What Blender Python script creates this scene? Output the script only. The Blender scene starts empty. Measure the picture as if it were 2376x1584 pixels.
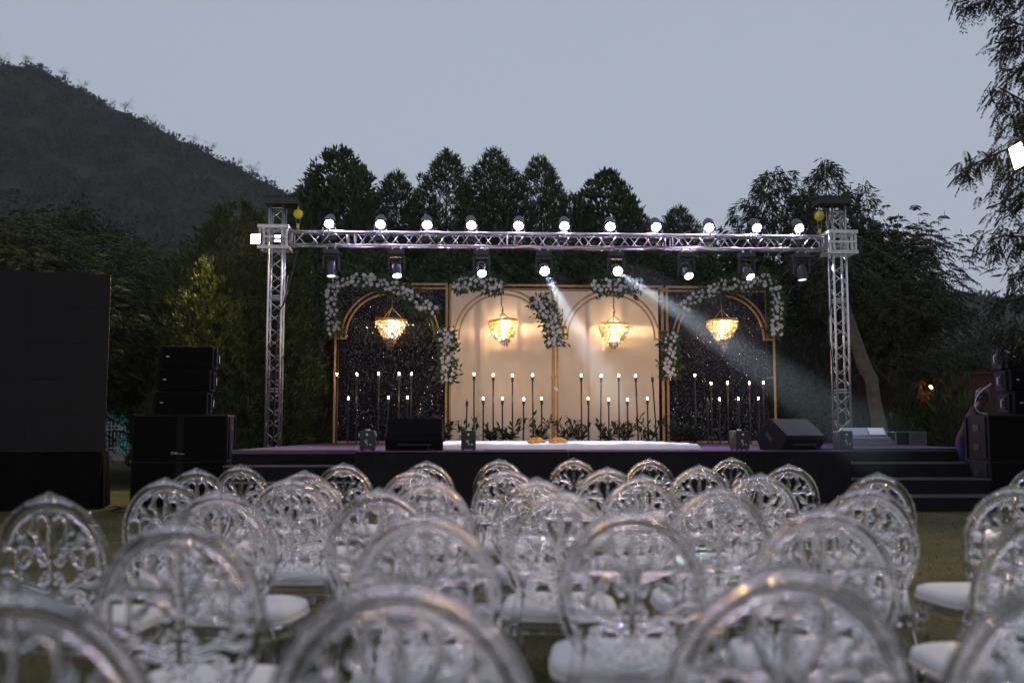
import bpy, bmesh, math, random
import numpy as np
from mathutils import Vector, Matrix, Euler
random.seed(7); RN = np.random.default_rng(11)
PI = math.pi
SC = bpy.context.scene
COL = SC.collection
HAZE = 0.00016; SMOKE = 0.0015; EXPO = 0.0
SKY_SAT, SKY_MIX, SKY_GREY, SKY_STR = .68, .6, (3.8, 4.15, 5.1), .169
BEAM_W = 62000
# ------------------------------------------------------------------ camera model (35 mm lens, eye at chair height, tilted up)
H = 1.14; FP = 2310.0; CX, CY = 1188.0, 792.0
PITCH = math.atan((1002 - CY) / FP)
FW = Vector((0, math.cos(PITCH), math.sin(PITCH))); UPV = Vector((0, -math.sin(PITCH), math.cos(PITCH)))
CAM = Vector((0, 0, H))
def ray(px, py): return FW + Vector((1, 0, 0)) * ((px - CX) / FP) + UPV * ((CY - py) / FP)
def at(px, py, Y):                      # point seen at a photo pixel, at depth Y
    d = ray(px, py); return CAM + d * (Y / d.y)
TH = math.radians(2.3)                  # the stage is turned slightly
EX = Vector((math.cos(TH), math.sin(TH), 0)); EY = Vector((-math.sin(TH), math.cos(TH), 0)); SO = Vector((0, 14.4, 0))
def S(u, v, z=0.0): return SO + EX * u + EY * v + Vector((0, 0, z))
def SP(px, py, v):                      # photo pixel -> (u, z) on the stage plane at depth v
    d = ray(px, py); t = ((SO - CAM).dot(EY) + v) / d.dot(EY); p = CAM + d * t
    return (p - SO).dot(EX), p.z
# ------------------------------------------------------------------ mesh builder
class MB:
    def __init__(s): s.v = []; s.f = []; s.mi = []
    def add(s, vs, fs, mi=0):
        o = len(s.v); s.v += [tuple(x) for x in vs]
        for f in fs: s.f.append([i + o for i in f]); s.mi.append(mi)
        return s
    def box(s, c, size, rot=(0, 0, 0), mi=0):
        M = Euler(rot).to_matrix(); c = Vector(c); x, y, z = [a / 2 for a in size]
        vs = [c + M @ Vector((a * x, b * y, d * z)) for a in (-1, 1) for b in (-1, 1) for d in (-1, 1)]
        return s.add(vs, [(0, 1, 3, 2), (4, 6, 7, 5), (0, 4, 5, 1), (2, 3, 7, 6), (0, 2, 6, 4), (1, 5, 7, 3)], mi)
    def tube(s, pts, r, n=8, mi=0, closed=False, cap=True):
        P = [Vector(p) for p in pts]; N = len(P)
        R = r if isinstance(r, (list, tuple)) else [r] * N
        vs = []; ref = None
        for i, p in enumerate(P):
            if closed: t = P[(i + 1) % N] - P[i - 1]
            else: t = P[min(i + 1, N - 1)] - P[max(i - 1, 0)]
            if t.length < 1e-9: t = Vector((0, 0, 1))
            t.normalize()
            if ref is None: ref = Vector((0, 0, 1)) if abs(t.z) < .9 else Vector((1, 0, 0))
            a = ref - t * ref.dot(t)
            if a.length < 1e-6: a = t.orthogonal()
            a.normalize(); b = t.cross(a); ref = a
            for k in range(n):
                q = 2 * PI * k / n; vs.append(p + (a * math.cos(q) + b * math.sin(q)) * R[i])
        fs = []
        for i in range(N if closed else N - 1):
            j = (i + 1) % N
            for k in range(n): fs.append((i * n + k, i * n + (k + 1) % n, j * n + (k + 1) % n, j * n + k))
        if cap and not closed: fs += [tuple(range(n - 1, -1, -1)), tuple((N - 1) * n + k for k in range(n))]
        return s.add(vs, fs, mi)
    def bar(s, a, b, w, mi=0, w2=None):  # square section bar
        a = Vector(a); b = Vector(b); t = (b - a); L = t.length; t.normalize()
        x = Vector((1, 0, 0)) if abs(t.x) < .9 else Vector((0, 1, 0)); x = (x - t * x.dot(t)).normalized(); y = t.cross(x)
        h = w / 2; g = (w2 or w) / 2
        vs = [p + x * i * h + y * j * g for p in (a, b) for i, j in ((-1, -1), (1, -1), (1, 1), (-1, 1))]
        return s.add(vs, [(3, 2, 1, 0), (4, 5, 6, 7), (0, 1, 5, 4), (1, 2, 6, 5), (2, 3, 7, 6), (3, 0, 4, 7)], mi)
    def lathe(s, prof, n=20, M=None, mi=0):
        M = M or Matrix.Identity(4); vs = []; fs = []
        for r, z in prof:
            for k in range(n): q = 2 * PI * k / n; vs.append(M @ Vector((r * math.cos(q), r * math.sin(q), z)))
        for i in range(len(prof) - 1):
            for k in range(n): fs.append((i * n + k, i * n + (k + 1) % n, (i + 1) * n + (k + 1) % n, (i + 1) * n + k))
        if prof[0][0] > 1e-5: fs.append(tuple(range(n - 1, -1, -1)))
        if prof[-1][0] > 1e-5: fs.append(tuple((len(prof) - 1) * n + k for k in range(n)))
        return s.add(vs, fs, mi)
    def sphere(s, c, r, n=10, m=6, mi=0, sc=(1, 1, 1), rot=None):
        prof = [(max(1e-6, math.sin(PI * i / m)), -math.cos(PI * i / m)) for i in range(m + 1)]
        M = Matrix.Translation(c) @ (rot.to_4x4() if rot else Matrix.Identity(4)) @ Matrix.Diagonal((r * sc[0], r * sc[1], r * sc[2], 1))
        return s.lathe(prof, n, M, mi)
    def prism(s, poly, x0, x1, mi=0):    # polygon in (y, z) extruded along x
        n = len(poly); vs = [(x0, y, z) for y, z in poly] + [(x1, y, z) for y, z in poly]
        fs = [tuple(range(n)), tuple(range(2 * n - 1, n - 1, -1))] + [(i + n, (i + 1) % n + n, (i + 1) % n, i) for i in range(n)]
        return s.add(vs, fs, mi)
    def mesh(s, name, mats, smooth=False, bevel=0.0, segs=2):
        me = bpy.data.meshes.new(name); me.from_pydata(s.v, [], s.f)
        for m in (mats if isinstance(mats, (list, tuple)) else [mats]): me.materials.append(m)
        me.polygons.foreach_set('material_index', s.mi)
        bm = bmesh.new(); bm.from_mesh(me)
        bmesh.ops.remove_doubles(bm, verts=bm.verts, dist=1e-5)
        bmesh.ops.recalc_face_normals(bm, faces=bm.faces)
        if bevel:
            es = [e for e in bm.edges if len(e.link_faces) == 2 and e.calc_face_angle(0) > .5]
            bmesh.ops.bevel(bm, geom=es, offset=bevel, segments=segs, affect='EDGES', profile=.5)
        bm.to_mesh(me); bm.free()
        if smooth:
            me.polygons.foreach_set('use_smooth', [True] * len(me.polygons))
            if smooth != True: me.set_sharp_from_angle(angle=smooth)
        me.update(); return me
    def build(s, name, mats, parent=None, **k): return link(name, s.mesh(name, mats, **k), parent)
def link(name, data, parent=None):
    o = bpy.data.objects.new(name, data); COL.objects.link(o)
    if parent: o.parent = parent
    return o
def tag(o, label=None, cat=None, group=None, kind=None):
    if label: o['label'] = label
    if cat: o['category'] = cat
    if group: o['group'] = group
    if kind: o['kind'] = kind
    return o
def thing(name, label, cat, loc=(0, 0, 0), rotz=0.0, group=None):
    o = link(name, None); o.location = loc; o.rotation_euler = (0, 0, rotz); return tag(o, label, cat, group)
KIDS = {}
def dup(root, loc, rotz, label=None, group=None):
    r = root.copy(); COL.objects.link(r); r.location = loc; r.rotation_euler = (0, 0, rotz)
    if label: r['label'] = label
    if group: r['group'] = group
    for ch in list(root.children):
        c = ch.copy(); COL.objects.link(c); c.parent = r
        for g in list(ch.children):
            d = g.copy(); COL.objects.link(d); d.parent = c
    return r
# ------------------------------------------------------------------ materials
def pm(name, col, rough=.6, metal=0.0, var=0.0, vs=8.0, bump=0.0, bs=60.0, spec=.5, **inp):
    m = bpy.data.materials.new(name); m.use_nodes = True; nt = m.node_tree; b = nt.nodes['Principled BSDF']
    b.inputs['Base Color'].default_value = (*col, 1); b.inputs['Roughness'].default_value = rough; b.inputs['Metallic'].default_value = metal
    b.inputs['Specular IOR Level'].default_value = spec
    for k, v in inp.items(): b.inputs[k.replace('_', ' ')].default_value = v
    if var or bump:
        tc = nt.nodes.new('ShaderNodeTexCoord')
    if var:
        no = nt.nodes.new('ShaderNodeTexNoise'); no.inputs['Scale'].default_value = vs; no.inputs['Detail'].default_value = 6
        cr = nt.nodes.new('ShaderNodeValToRGB')
        cr.color_ramp.elements[0].position = .3; cr.color_ramp.elements[1].position = .7
        cr.color_ramp.elements[0].color = (*[max(0, c * (1 - var)) for c in col], 1); cr.color_ramp.elements[1].color = (*[c * (1 + var) for c in col], 1)
        nt.links.new(tc.outputs['Object'], no.inputs['Vector']); nt.links.new(no.outputs['Fac'], cr.inputs['Fac']); nt.links.new(cr.outputs['Color'], b.inputs['Base Color'])
    if bump:
        n2 = nt.nodes.new('ShaderNodeTexNoise'); n2.inputs['Scale'].default_value = bs; n2.inputs['Detail'].default_value = 4
        bp = nt.nodes.new('ShaderNodeBump'); bp.inputs['Strength'].default_value = bump; bp.inputs['Distance'].default_value = .02
        nt.links.new(tc.outputs['Object'], n2.inputs['Vector']); nt.links.new(n2.outputs['Fac'], bp.inputs['Height']); nt.links.new(bp.outputs['Normal'], b.inputs['Normal'])
    return m
def em(name, col, st):
    m = bpy.data.materials.new(name); m.use_nodes = True; nt = m.node_tree; nt.nodes.clear()
    e = nt.nodes.new('ShaderNodeEmission'); e.inputs[0].default_value = (*col, 1); e.inputs[1].default_value = st
    o = nt.nodes.new('ShaderNodeOutputMaterial'); nt.links.new(e.outputs[0], o.inputs[0]); return m
def leafmat(name, c0, c1, trans=.25, rough=.5):
    m = bpy.data.materials.new(name); m.use_nodes = True; nt = m.node_tree; b = nt.nodes['Principled BSDF']
    g = nt.nodes.new('ShaderNodeNewGeometry'); cr = nt.nodes.new('ShaderNodeValToRGB')
    cr.color_ramp.elements[0].color = (*c0, 1); cr.color_ramp.elements[1].color = (*c1, 1)
    nt.links.new(g.outputs['Random Per Island'], cr.inputs['Fac']); nt.links.new(cr.outputs['Color'], b.inputs['Base Color'])
    b.inputs['Roughness'].default_value = rough; b.inputs['Specular IOR Level'].default_value = .3
    t = nt.nodes.new('ShaderNodeBsdfTranslucent'); nt.links.new(cr.outputs['Color'], t.inputs['Color'])
    mx = nt.nodes.new('ShaderNodeMixShader'); mx.inputs[0].default_value = trans
    nt.links.new(b.outputs[0], mx.inputs[1]); nt.links.new(t.outputs[0], mx.inputs[2]); nt.links.new(mx.outputs[0], nt.nodes['Material Output'].inputs[0])
    return m
M = dict(
    alu=pm('aluminium', (.62, .61, .60), .32, .9, .1, 30), plate=pm('aluminium_plate', (.6, .59, .57), .5, .6, .12, 20),
    black=pm('black_paint', (.007, .007, .008), .45, 0, .2, 14), cloth_black=pm('black_cloth', (.0035, .0035, .004), .95, 0, .25, 5, .3, 30, spec=.04),
    cab=pm('speaker_paint', (.004, .004, .0044), .75, 0, .2, 20, .2, 250, spec=.15), grille=pm('speaker_grille', (.0025, .0025, .0028), .9, 0, .25, 90, .3, 300, spec=.05),
    grille_painted_lit=pm('monitor_grille_painted_lit', (.055, .05, .052), .7, 0, .2, 60, .3, 260), plastic=pm('fixture_plastic', (.018, .017, .022), .35, 0, .1, 10),  # paler grille copy: light on the turned monitor put into its colour
    yellow=pm('hoist_yellow', (.75, .62, .03), .4, 0, .12, 20), wood=pm('gold_wood', (.46, .27, .10), .45, 0, .25, 9, .15, 60),
    deck=pm('purple_carpet', (.085, .055, .115), .9, 0, .2, 3, .4, 140, spec=.1), skirt=pm('skirt_cloth', (.007, .007, .009), .9, 0, .3, 3, spec=.15),
    edge=pm('step_edge', (.06, .057, .07), .5, .2, .1, 8), white=pm('white_cloth', (.80, .79, .80), .85, 0, .03, 6, .35, 9, spec=.2),
    cushion=pm('cushion_cloth', (.66, .65, .66), .8, 0, .03, 8, .2, 120, spec=.2), cushion_edge=pm('cushion_welt', (.62, .58, .52), .8),
    bark=pm('bark', (.10, .085, .065), .9, 0, .35, 6, .8, 14), twig=pm('twig', (.035, .03, .022), .9),
    rose=pm('rose_petal', (.84, .82, .82), .7, 0, .06, 40), marigold=pm('marigold', (.80, .40, .02), .8, 0, .3, 60, .4, 90), dark_rose=pm('dark_petal', (.09, .01, .02), .7),
    tray=pm('plate_foil', (.75, .72, .65), .35, .3), socket=pm('socket', (.02, .018, .017), .4), gold=pm('brass', (.65, .42, .13), .35, .85, .15, 20),
    chain=pm('chain_steel', (.35, .35, .36), .4, .9), cable=pm('cable_rubber', (.012, .012, .012), .5), whitecable=pm('pale_cable', (.45, .44, .46), .5),
    screen=pm('led_panel_face', (.0075, .0078, .0085), .75, 0, .08, 3, spec=.25), badge=pm('badge_metal', (.5, .5, .5), .4, .5), silver=pm('mark_silver', (.62, .62, .64), .45, .2),
    console=pm('console_body', (.13, .135, .155), .45, .2, .08, 12), console_dark=pm('console_keys', (.05, .05, .055), .5), console_screen=pm('console_screen', (.24, .27, .31), .25),
    teal=pm('teal_cloth', (.02, .33, .31), .85, 0, .2, 2.5), picket=pm('white_metal', (.42, .40, .38), .6), lowwall=pm('grey_render', (.23, .21, .21), .9, 0, .2, 4, .3, 20),
    skin=pm('skin', (.075, .042, .028), .6), dark_cloth=pm('dark_garment', (.012, .011, .012), .9), maroon=pm('maroon_shirt', (.022, .003, .004), .9, 0, .15, 10), jeans=pm('blue_jeans', (.008, .010, .05), .9), hair=pm('hair', (.006, .005, .005), .6),
)
M['leaf_cone'] = leafmat('leaf_dark_green', (0.026, 0.046, 0.017), (0.068, 0.102, 0.035))
M['leaf_feather'] = leafmat('leaf_feathery', (0.0217, 0.0298, 0.0074), (0.0589, 0.0713, 0.0174), .35)
M['leaf_round'] = leafmat('leaf_olive', (0.0186, 0.026, 0.0124), (0.0465, 0.0558, 0.0248))
M['leaf_yellow'] = leafmat('leaf_yellowish', (0.020, 0.035, 0.008), (0.062, 0.085, 0.016), .3)
M['leaf_pod'] = leafmat('leaf_podded', (0.0155, 0.0223, 0.0099), (0.0465, 0.0558, 0.0217), .2)
M['leaf_near'] = leafmat('leaf_pinnate', (0.0087, 0.0124, 0.0062), (0.0248, 0.0322, 0.0136), .2)
M['leaf_plant'] = leafmat('leaf_glossy', (0.0112, 0.0248, 0.0087), (0.031, 0.062, 0.0217), .15, .3)
M['leaf_garland'] = leafmat('leaf_garland', (0.025, 0.05, 0.018), (0.08, 0.13, 0.04), .2, .45)
M['leaf_hill'] = leafmat('hill_scrub', (0.012, 0.023, 0.010), (0.038, 0.054, 0.023), .1, .9)
M['grass'] = leafmat('grass_blade', (0.05, 0.055, 0.018), (0.15, 0.12, 0.055), .2, .8)
def glassmat():
    m = bpy.data.materials.new('clear_acrylic'); m.use_nodes = True; b = m.node_tree.nodes['Principled BSDF']
    b.inputs['Base Color'].default_value = (.985, .975, .988, 1); b.inputs['Roughness'].default_value = .032; b.inputs['IOR'].default_value = 1.47
    b.inputs['Transmission Weight'].default_value = 1.0
    return m
M['glass'] = glassmat()
def crystalmat():
    m = bpy.data.materials.new('crystal'); m.use_nodes = True; nt = m.node_tree; nt.nodes.clear()
    o = nt.nodes.new('ShaderNodeOutputMaterial'); t = nt.nodes.new('ShaderNodeBsdfTranslucent'); t.inputs[0].default_value = (.50, .44, .35, 1)
    g = nt.nodes.new('ShaderNodeBsdfGlossy'); g.inputs[0].default_value = (.9, .9, .9, 1); g.inputs[1].default_value = .15
    tr = nt.nodes.new('ShaderNodeBsdfTransparent'); tr.inputs[0].default_value = (.96, .93, .88, 1)
    a = nt.nodes.new('ShaderNodeMixShader'); a.inputs[0].default_value = .3; b = nt.nodes.new('ShaderNodeMixShader'); b.inputs[0].default_value = .42
    ge = nt.nodes.new('ShaderNodeNewGeometry'); mr = nt.nodes.new('ShaderNodeMapRange'); mr.inputs[3].default_value = .12; mr.inputs[4].default_value = .8; nt.links.new(ge.outputs['Random Per Island'], mr.inputs[0]); nt.links.new(mr.outputs[0], b.inputs[0])
    nt.links.new(t.outputs[0], a.inputs[1]); nt.links.new(g.outputs[0], a.inputs[2]); nt.links.new(a.outputs[0], b.inputs[1]); nt.links.new(tr.outputs[0], b.inputs[2]); nt.links.new(b.outputs[0], o.inputs[0])
    return m
M['crystal'] = crystalmat()
def sequinmat():
    m = bpy.data.materials.new('black_sequin'); m.use_nodes = True; nt = m.node_tree; nt.nodes.clear(); L = nt.links.new; N = nt.nodes.new
    o = N('ShaderNodeOutputMaterial'); tc = N('ShaderNodeTexCoord'); vo = N('ShaderNodeTexVoronoi'); vo.inputs['Scale'].default_value = 68
    vo.inputs['Randomness'].default_value = .9
    L(tc.outputs['Object'], vo.inputs['Vector'])
    sub = N('ShaderNodeVectorMath'); sub.operation = 'SUBTRACT'; sub.inputs[1].default_value = (.5, .5, .5); L(vo.outputs['Color'], sub.inputs[0])
    sc = N('ShaderNodeVectorMath'); sc.operation = 'SCALE'; sc.inputs['Scale'].default_value = 1.3; L(sub.outputs[0], sc.inputs[0])
    ge = N('ShaderNodeNewGeometry'); ad = N('ShaderNodeVectorMath'); ad.operation = 'ADD'; L(ge.outputs['Normal'], ad.inputs[0]); L(sc.outputs[0], ad.inputs[1])
    nm = N('ShaderNodeVectorMath'); nm.operation = 'NORMALIZE'; L(ad.outputs[0], nm.inputs[0])
    gl = N('ShaderNodeBsdfGlossy'); gl.inputs[0].default_value = (.72, .72, .76, 1); gl.inputs[1].default_value = .22; L(nm.outputs[0], gl.inputs['Normal'])
    df = N('ShaderNodeBsdfDiffuse'); df.inputs[0].default_value = (.008, .008, .011, 1)
    ma = N('ShaderNodeMath'); ma.operation = 'LESS_THAN'; ma.inputs[1].default_value = .4; L(vo.outputs['Distance'], ma.inputs[0])
    sx = N('ShaderNodeSeparateXYZ'); L(vo.outputs['Color'], sx.inputs[0]); gt = N('ShaderNodeMath'); gt.operation = 'GREATER_THAN'; gt.inputs[1].default_value = .83; wn = N('ShaderNodeTexWhiteNoise'); L(vo.outputs['Position'], wn.inputs['Vector']); L(wn.outputs['Value'], gt.inputs[0]); mm = N('ShaderNodeMath'); mm.operation = 'MULTIPLY'; L(ma.outputs[0], mm.inputs[0]); L(gt.outputs[0], mm.inputs[1])
    mx = N('ShaderNodeMixShader'); L(mm.outputs[0], mx.inputs[0]); L(df.outputs[0], mx.inputs[1]); L(gl.outputs[0], mx.inputs[2]); L(mx.outputs[0], o.inputs[0])
    return m
M['sequin'] = sequinmat()
def creammat():
    m = pm('cream_drape', (.80, .70, .58), .85, 0, .06, 1.6, .5, 3.5, spec=.2); nt = m.node_tree; b = nt.nodes['Principled BSDF']
    t = nt.nodes.new('ShaderNodeBsdfTranslucent'); t.inputs[0].default_value = (.6, .52, .43, 1); mx = nt.nodes.new('ShaderNodeMixShader'); mx.inputs[0].default_value = .12
    nt.links.new(b.outputs[0], mx.inputs[1]); nt.links.new(t.outputs[0], mx.inputs[2]); nt.links.new(mx.outputs[0], nt.nodes['Material Output'].inputs[0]); return m
M['cream'] = creammat()
def groundmat():
    m = bpy.data.materials.new('lawn'); m.use_nodes = True; nt = m.node_tree; b = nt.nodes['Principled BSDF']; L = nt.links.new; N = nt.nodes.new
    tc = N('ShaderNodeTexCoord')
    n1 = N('ShaderNodeTexNoise'); n1.inputs['Scale'].default_value = .9; n1.inputs['Detail'].default_value = 5; L(tc.outputs['Object'], n1.inputs['Vector'])
    n2 = N('ShaderNodeTexNoise'); n2.inputs['Scale'].default_value = 45; n2.inputs['Detail'].default_value = 6; L(tc.outputs['Object'], n2.inputs['Vector'])
    c1 = N('ShaderNodeValToRGB'); e = c1.color_ramp.elements; e[0].position = .38; e[1].position = .62
    e[0].color = (.038, .052, .014, 1); e[1].color = (.085, .078, .038, 1); L(n1.outputs['Fac'], c1.inputs['Fac'])
    c2 = N('ShaderNodeValToRGB'); e = c2.color_ramp.elements; e[0].position = .3; e[1].position = .75; e[0].color = (.45, .45, .42, 1); e[1].color = (1.35, 1.3, 1.2, 1); L(n2.outputs['Fac'], c2.inputs['Fac'])
    mu = N('ShaderNodeMix'); mu.data_type = 'RGBA'; mu.blend_type = 'MULTIPLY'; mu.inputs[0].default_value = 1; L(c1.outputs[0], mu.inputs[6]); L(c2.outputs[0], mu.inputs[7]); L(mu.outputs[2], b.inputs['Base Color'])
    bp = N('ShaderNodeBump'); bp.inputs['Strength'].default_value = .8; bp.inputs['Distance'].default_value = .03; L(n2.outputs['Fac'], bp.inputs['Height']); L(bp.outputs[0], b.inputs['Normal'])
    b.inputs['Roughness'].default_value = .95; b.inputs['Specular IOR Level'].default_value = .1; return m
M['lawn'] = groundmat()
def hillmat():
    m = pm('hill_soil', (.032, .037, .021), .95, 0, .45, .05, spec=.05); return m
M['hill'] = hillmat()
def brickmat():
    m = pm('red_brick', (.12, .03, .02), .9); nt = m.node_tree; b = nt.nodes['Principled BSDF']
    tc = nt.nodes.new('ShaderNodeTexCoord'); mp = nt.nodes.new('ShaderNodeMapping'); mp.inputs['Rotation'].default_value = (PI / 2, 0, 0)
    br = nt.nodes.new('ShaderNodeTexBrick'); br.inputs['Scale'].default_value = 4; br.inputs['Color1'].default_value = (.075, .016, .012, 1); br.inputs['Color2'].default_value = (.045, .012, .010, 1); br.inputs['Mortar'].default_value = (.03, .026, .024, 1)
    nt.links.new(tc.outputs['Object'], mp.inputs[0]); nt.links.new(mp.outputs[0], br.inputs['Vector']); nt.links.new(br.outputs['Color'], b.inputs['Base Color']); return m
M['brick'] = brickmat()
LED = (.70, .58, 1.0); WARM = (1.0, .62, .28); COOL = (.86, .95, 1.0)
M['led'] = em('led_lens', LED, 1250); M['beam_on'] = em('beam_lens', COOL, 90); M['beam_mid'] = em('wash_lens', COOL, 14); M['beam_dim'] = em('dim_lens', (.86, .95, .98), 1.3)
M['flood'] = em('flood_face', (1.0, .64, .30), 4600); M['flood2'] = em('flood_face_side', (1.0, .70, .40), 2600); M['bulb'] = em('bulb_glass', (1.0, .64, .32), 210); M['chand'] = em('chandelier_bulb', (1.0, .70, .40), 820)
M['bulb_off'] = pm('bulb_unlit', (.5, .5, .5), .2); M['wall_lamp'] = em('wall_lamp_bulb', (1.0, .5, .2), 60)
# ------------------------------------------------------------------ setting
g = MB(); n = 40
for i in range(n + 1):
    for j in range(n + 1): g.v.append((-850 + 1700 * i / n, -60 + 960 * j / n, 0.0))
for i in range(n):
    for j in range(n): g.f.append([i * (n + 1) + j, (i + 1) * (n + 1) + j, (i + 1) * (n + 1) + j + 1, i * (n + 1) + j + 1]); g.mi.append(0)
tag(g.build('ground', M['lawn']), 'patchy green and brown lawn under the chairs and stage', 'lawn', kind='structure')

def lerp_profile(prof, x):
    for (a, b), (c, d) in zip(prof, prof[1:]):
        if a <= x <= c: return b + (d - b) * (x - a) / (c - a)
    return prof[0][1] if x < prof[0][0] else prof[-1][1]
def hnoise(x, y): return math.sin(x * .11 + y * .07) * .5 + math.sin(x * .23 - y * .19 + 1.3) * .3 + math.sin(x * .51 + y * .37 + 2.1) * .2
HILLS = {}
def hill(name, label, prof, Yr, Y0, px0, px1, amp):
    nu, nv = 150, 50; b = MB(); x0 = (px0 - CX) / FP * Yr; x1 = (px1 - CX) / FP * Yr
    def zf(x, s):
        px = x / Yr * FP + CX; zr = at(px, lerp_profile(prof, px), Yr).z
        if s <= 1: z = zr * (.12 * s + .88 * s ** 1.15)
        else: z = zr * (1 - (s - 1) * 1.6)
        return z - 1.5 * (1 - min(s, 1)) + amp * hnoise(x * .5, s * 120) * min(1, s * 3) * (1 if s < .9 else .4)
    for i in range(nu + 1):
        for j in range(nv + 1):
            s = 1.35 * j / nv; x = x0 + (x1 - x0) * i / nu; b.v.append((x, Y0 + (Yr - Y0) * s, zf(x, s)))
    for i in range(nu):
        for j in range(nv): b.f.append([i * (nv + 1) + j, (i + 1) * (nv + 1) + j, (i + 1) * (nv + 1) + j + 1, i * (nv + 1) + j + 1]); b.mi.append(0)
    o = b.build(name, M['hill'], smooth=True); tag(o, label, 'hill', kind='structure'); HILLS[name] = (zf, x0, x1, Yr, Y0); return o
hill('hill', 'scrub covered hillside sloping down from the left behind the trees',
     [(-900, 330), (-500, 215), (-200, 158), (0, 150), (60, 157), (120, 190), (180, 218), (235, 252), (300, 280), (370, 312), (430, 338), (490, 366), (550, 392), (600, 418), (650, 446), (700, 470), (800, 530), (950, 640), (1100, 800)], 620, 190, -500, 1100, 4.0)
hill('far_hill', 'low bluish wooded rise far off behind the trees',
     [(1900, 760), (2050, 715), (2140, 695), (2200, 680), (2250, 676), (2300, 690), (2380, 690), (2500, 660), (2700, 700)], 560, 250, 1880, 2700, 2.0)

def leaf_mesh(name, P, D, L, W, mat, fold=.15, Nrm=None):
    P = np.asarray(P, float); D = np.asarray(D, float); n = len(P); L = np.broadcast_to(np.asarray(L, float), (n,)); W = np.broadcast_to(np.asarray(W, float), (n,))
    D = D / np.linalg.norm(D, axis=1, keepdims=True)
    R = RN.normal(size=(n, 3)) if Nrm is None else np.asarray(Nrm, float)
    Sd = np.cross(D, R); Sd /= np.linalg.norm(Sd, axis=1, keepdims=True) + 1e-9; U = np.cross(Sd, D)
    V = np.empty((n, 4, 3))
    V[:, 0] = P; V[:, 1] = P + D * (L * .45)[:, None] + Sd * (W / 2)[:, None] + U * (W * fold)[:, None]
    V[:, 2] = P + D * L[:, None]; V[:, 3] = P + D * (L * .45)[:, None] - Sd * (W / 2)[:, None] + U * (W * fold)[:, None]
    me = bpy.data.meshes.new(name); me.vertices.add(4 * n); me.vertices.foreach_set('co', V.ravel())
    me.loops.add(4 * n); me.loops.foreach_set('vertex_index', np.arange(4 * n, dtype=np.int32)); me.polygons.add(n)
    me.polygons.foreach_set('loop_start', np.arange(0, 4 * n, 4, dtype=np.int32)); me.polygons.foreach_set('loop_total', np.full(n, 4, dtype=np.int32))
    me.materials.append(mat); me.update(calc_edges=True); return me
def unit(n):
    v = RN.normal(size=(n, 3)); return v / np.linalg.norm(v, axis=1, keepdims=True)
# scrub over the hills: one mass nobody could count
def scrub(name, hname, count, label, s0=.05):
    zf, x0, x1, Yr, Y0 = HILLS[hname]; Ps = []; Ds = []; Ls = []
    for _ in range(count):
        x = random.uniform(x0, x1); s = random.uniform(s0, 1.02); px = x / Yr * FP + CX
        r = random.uniform(1.5, 4.6) * (1.25 if random.random() < .15 else 1); k = 26
        c = np.array((x, Y0 + (Yr - Y0) * s, zf(x, s))); q = unit(k); q[:, 2] = np.abs(q[:, 2]) * .8
        Ps.append(c + q * r * RN.uniform(.3, 1, (k, 1))); Ds.append(q + unit(k) * .7); Ls.append(RN.uniform(.5, 1.1, k) * r * .6)
    me = leaf_mesh(name, np.vstack(Ps), np.vstack(Ds), np.concatenate(Ls), np.concatenate(Ls) * .55, M['leaf_hill'])
    return tag(link(name, me), label, 'scrub', kind='stuff')
scrub('hillside_scrub', 'hill', 8500, 'dark scrub and low bushes covering the hillside')
scrub('far_woods', 'far_hill', 1100, 'hazy woods on the low far rise')
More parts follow.
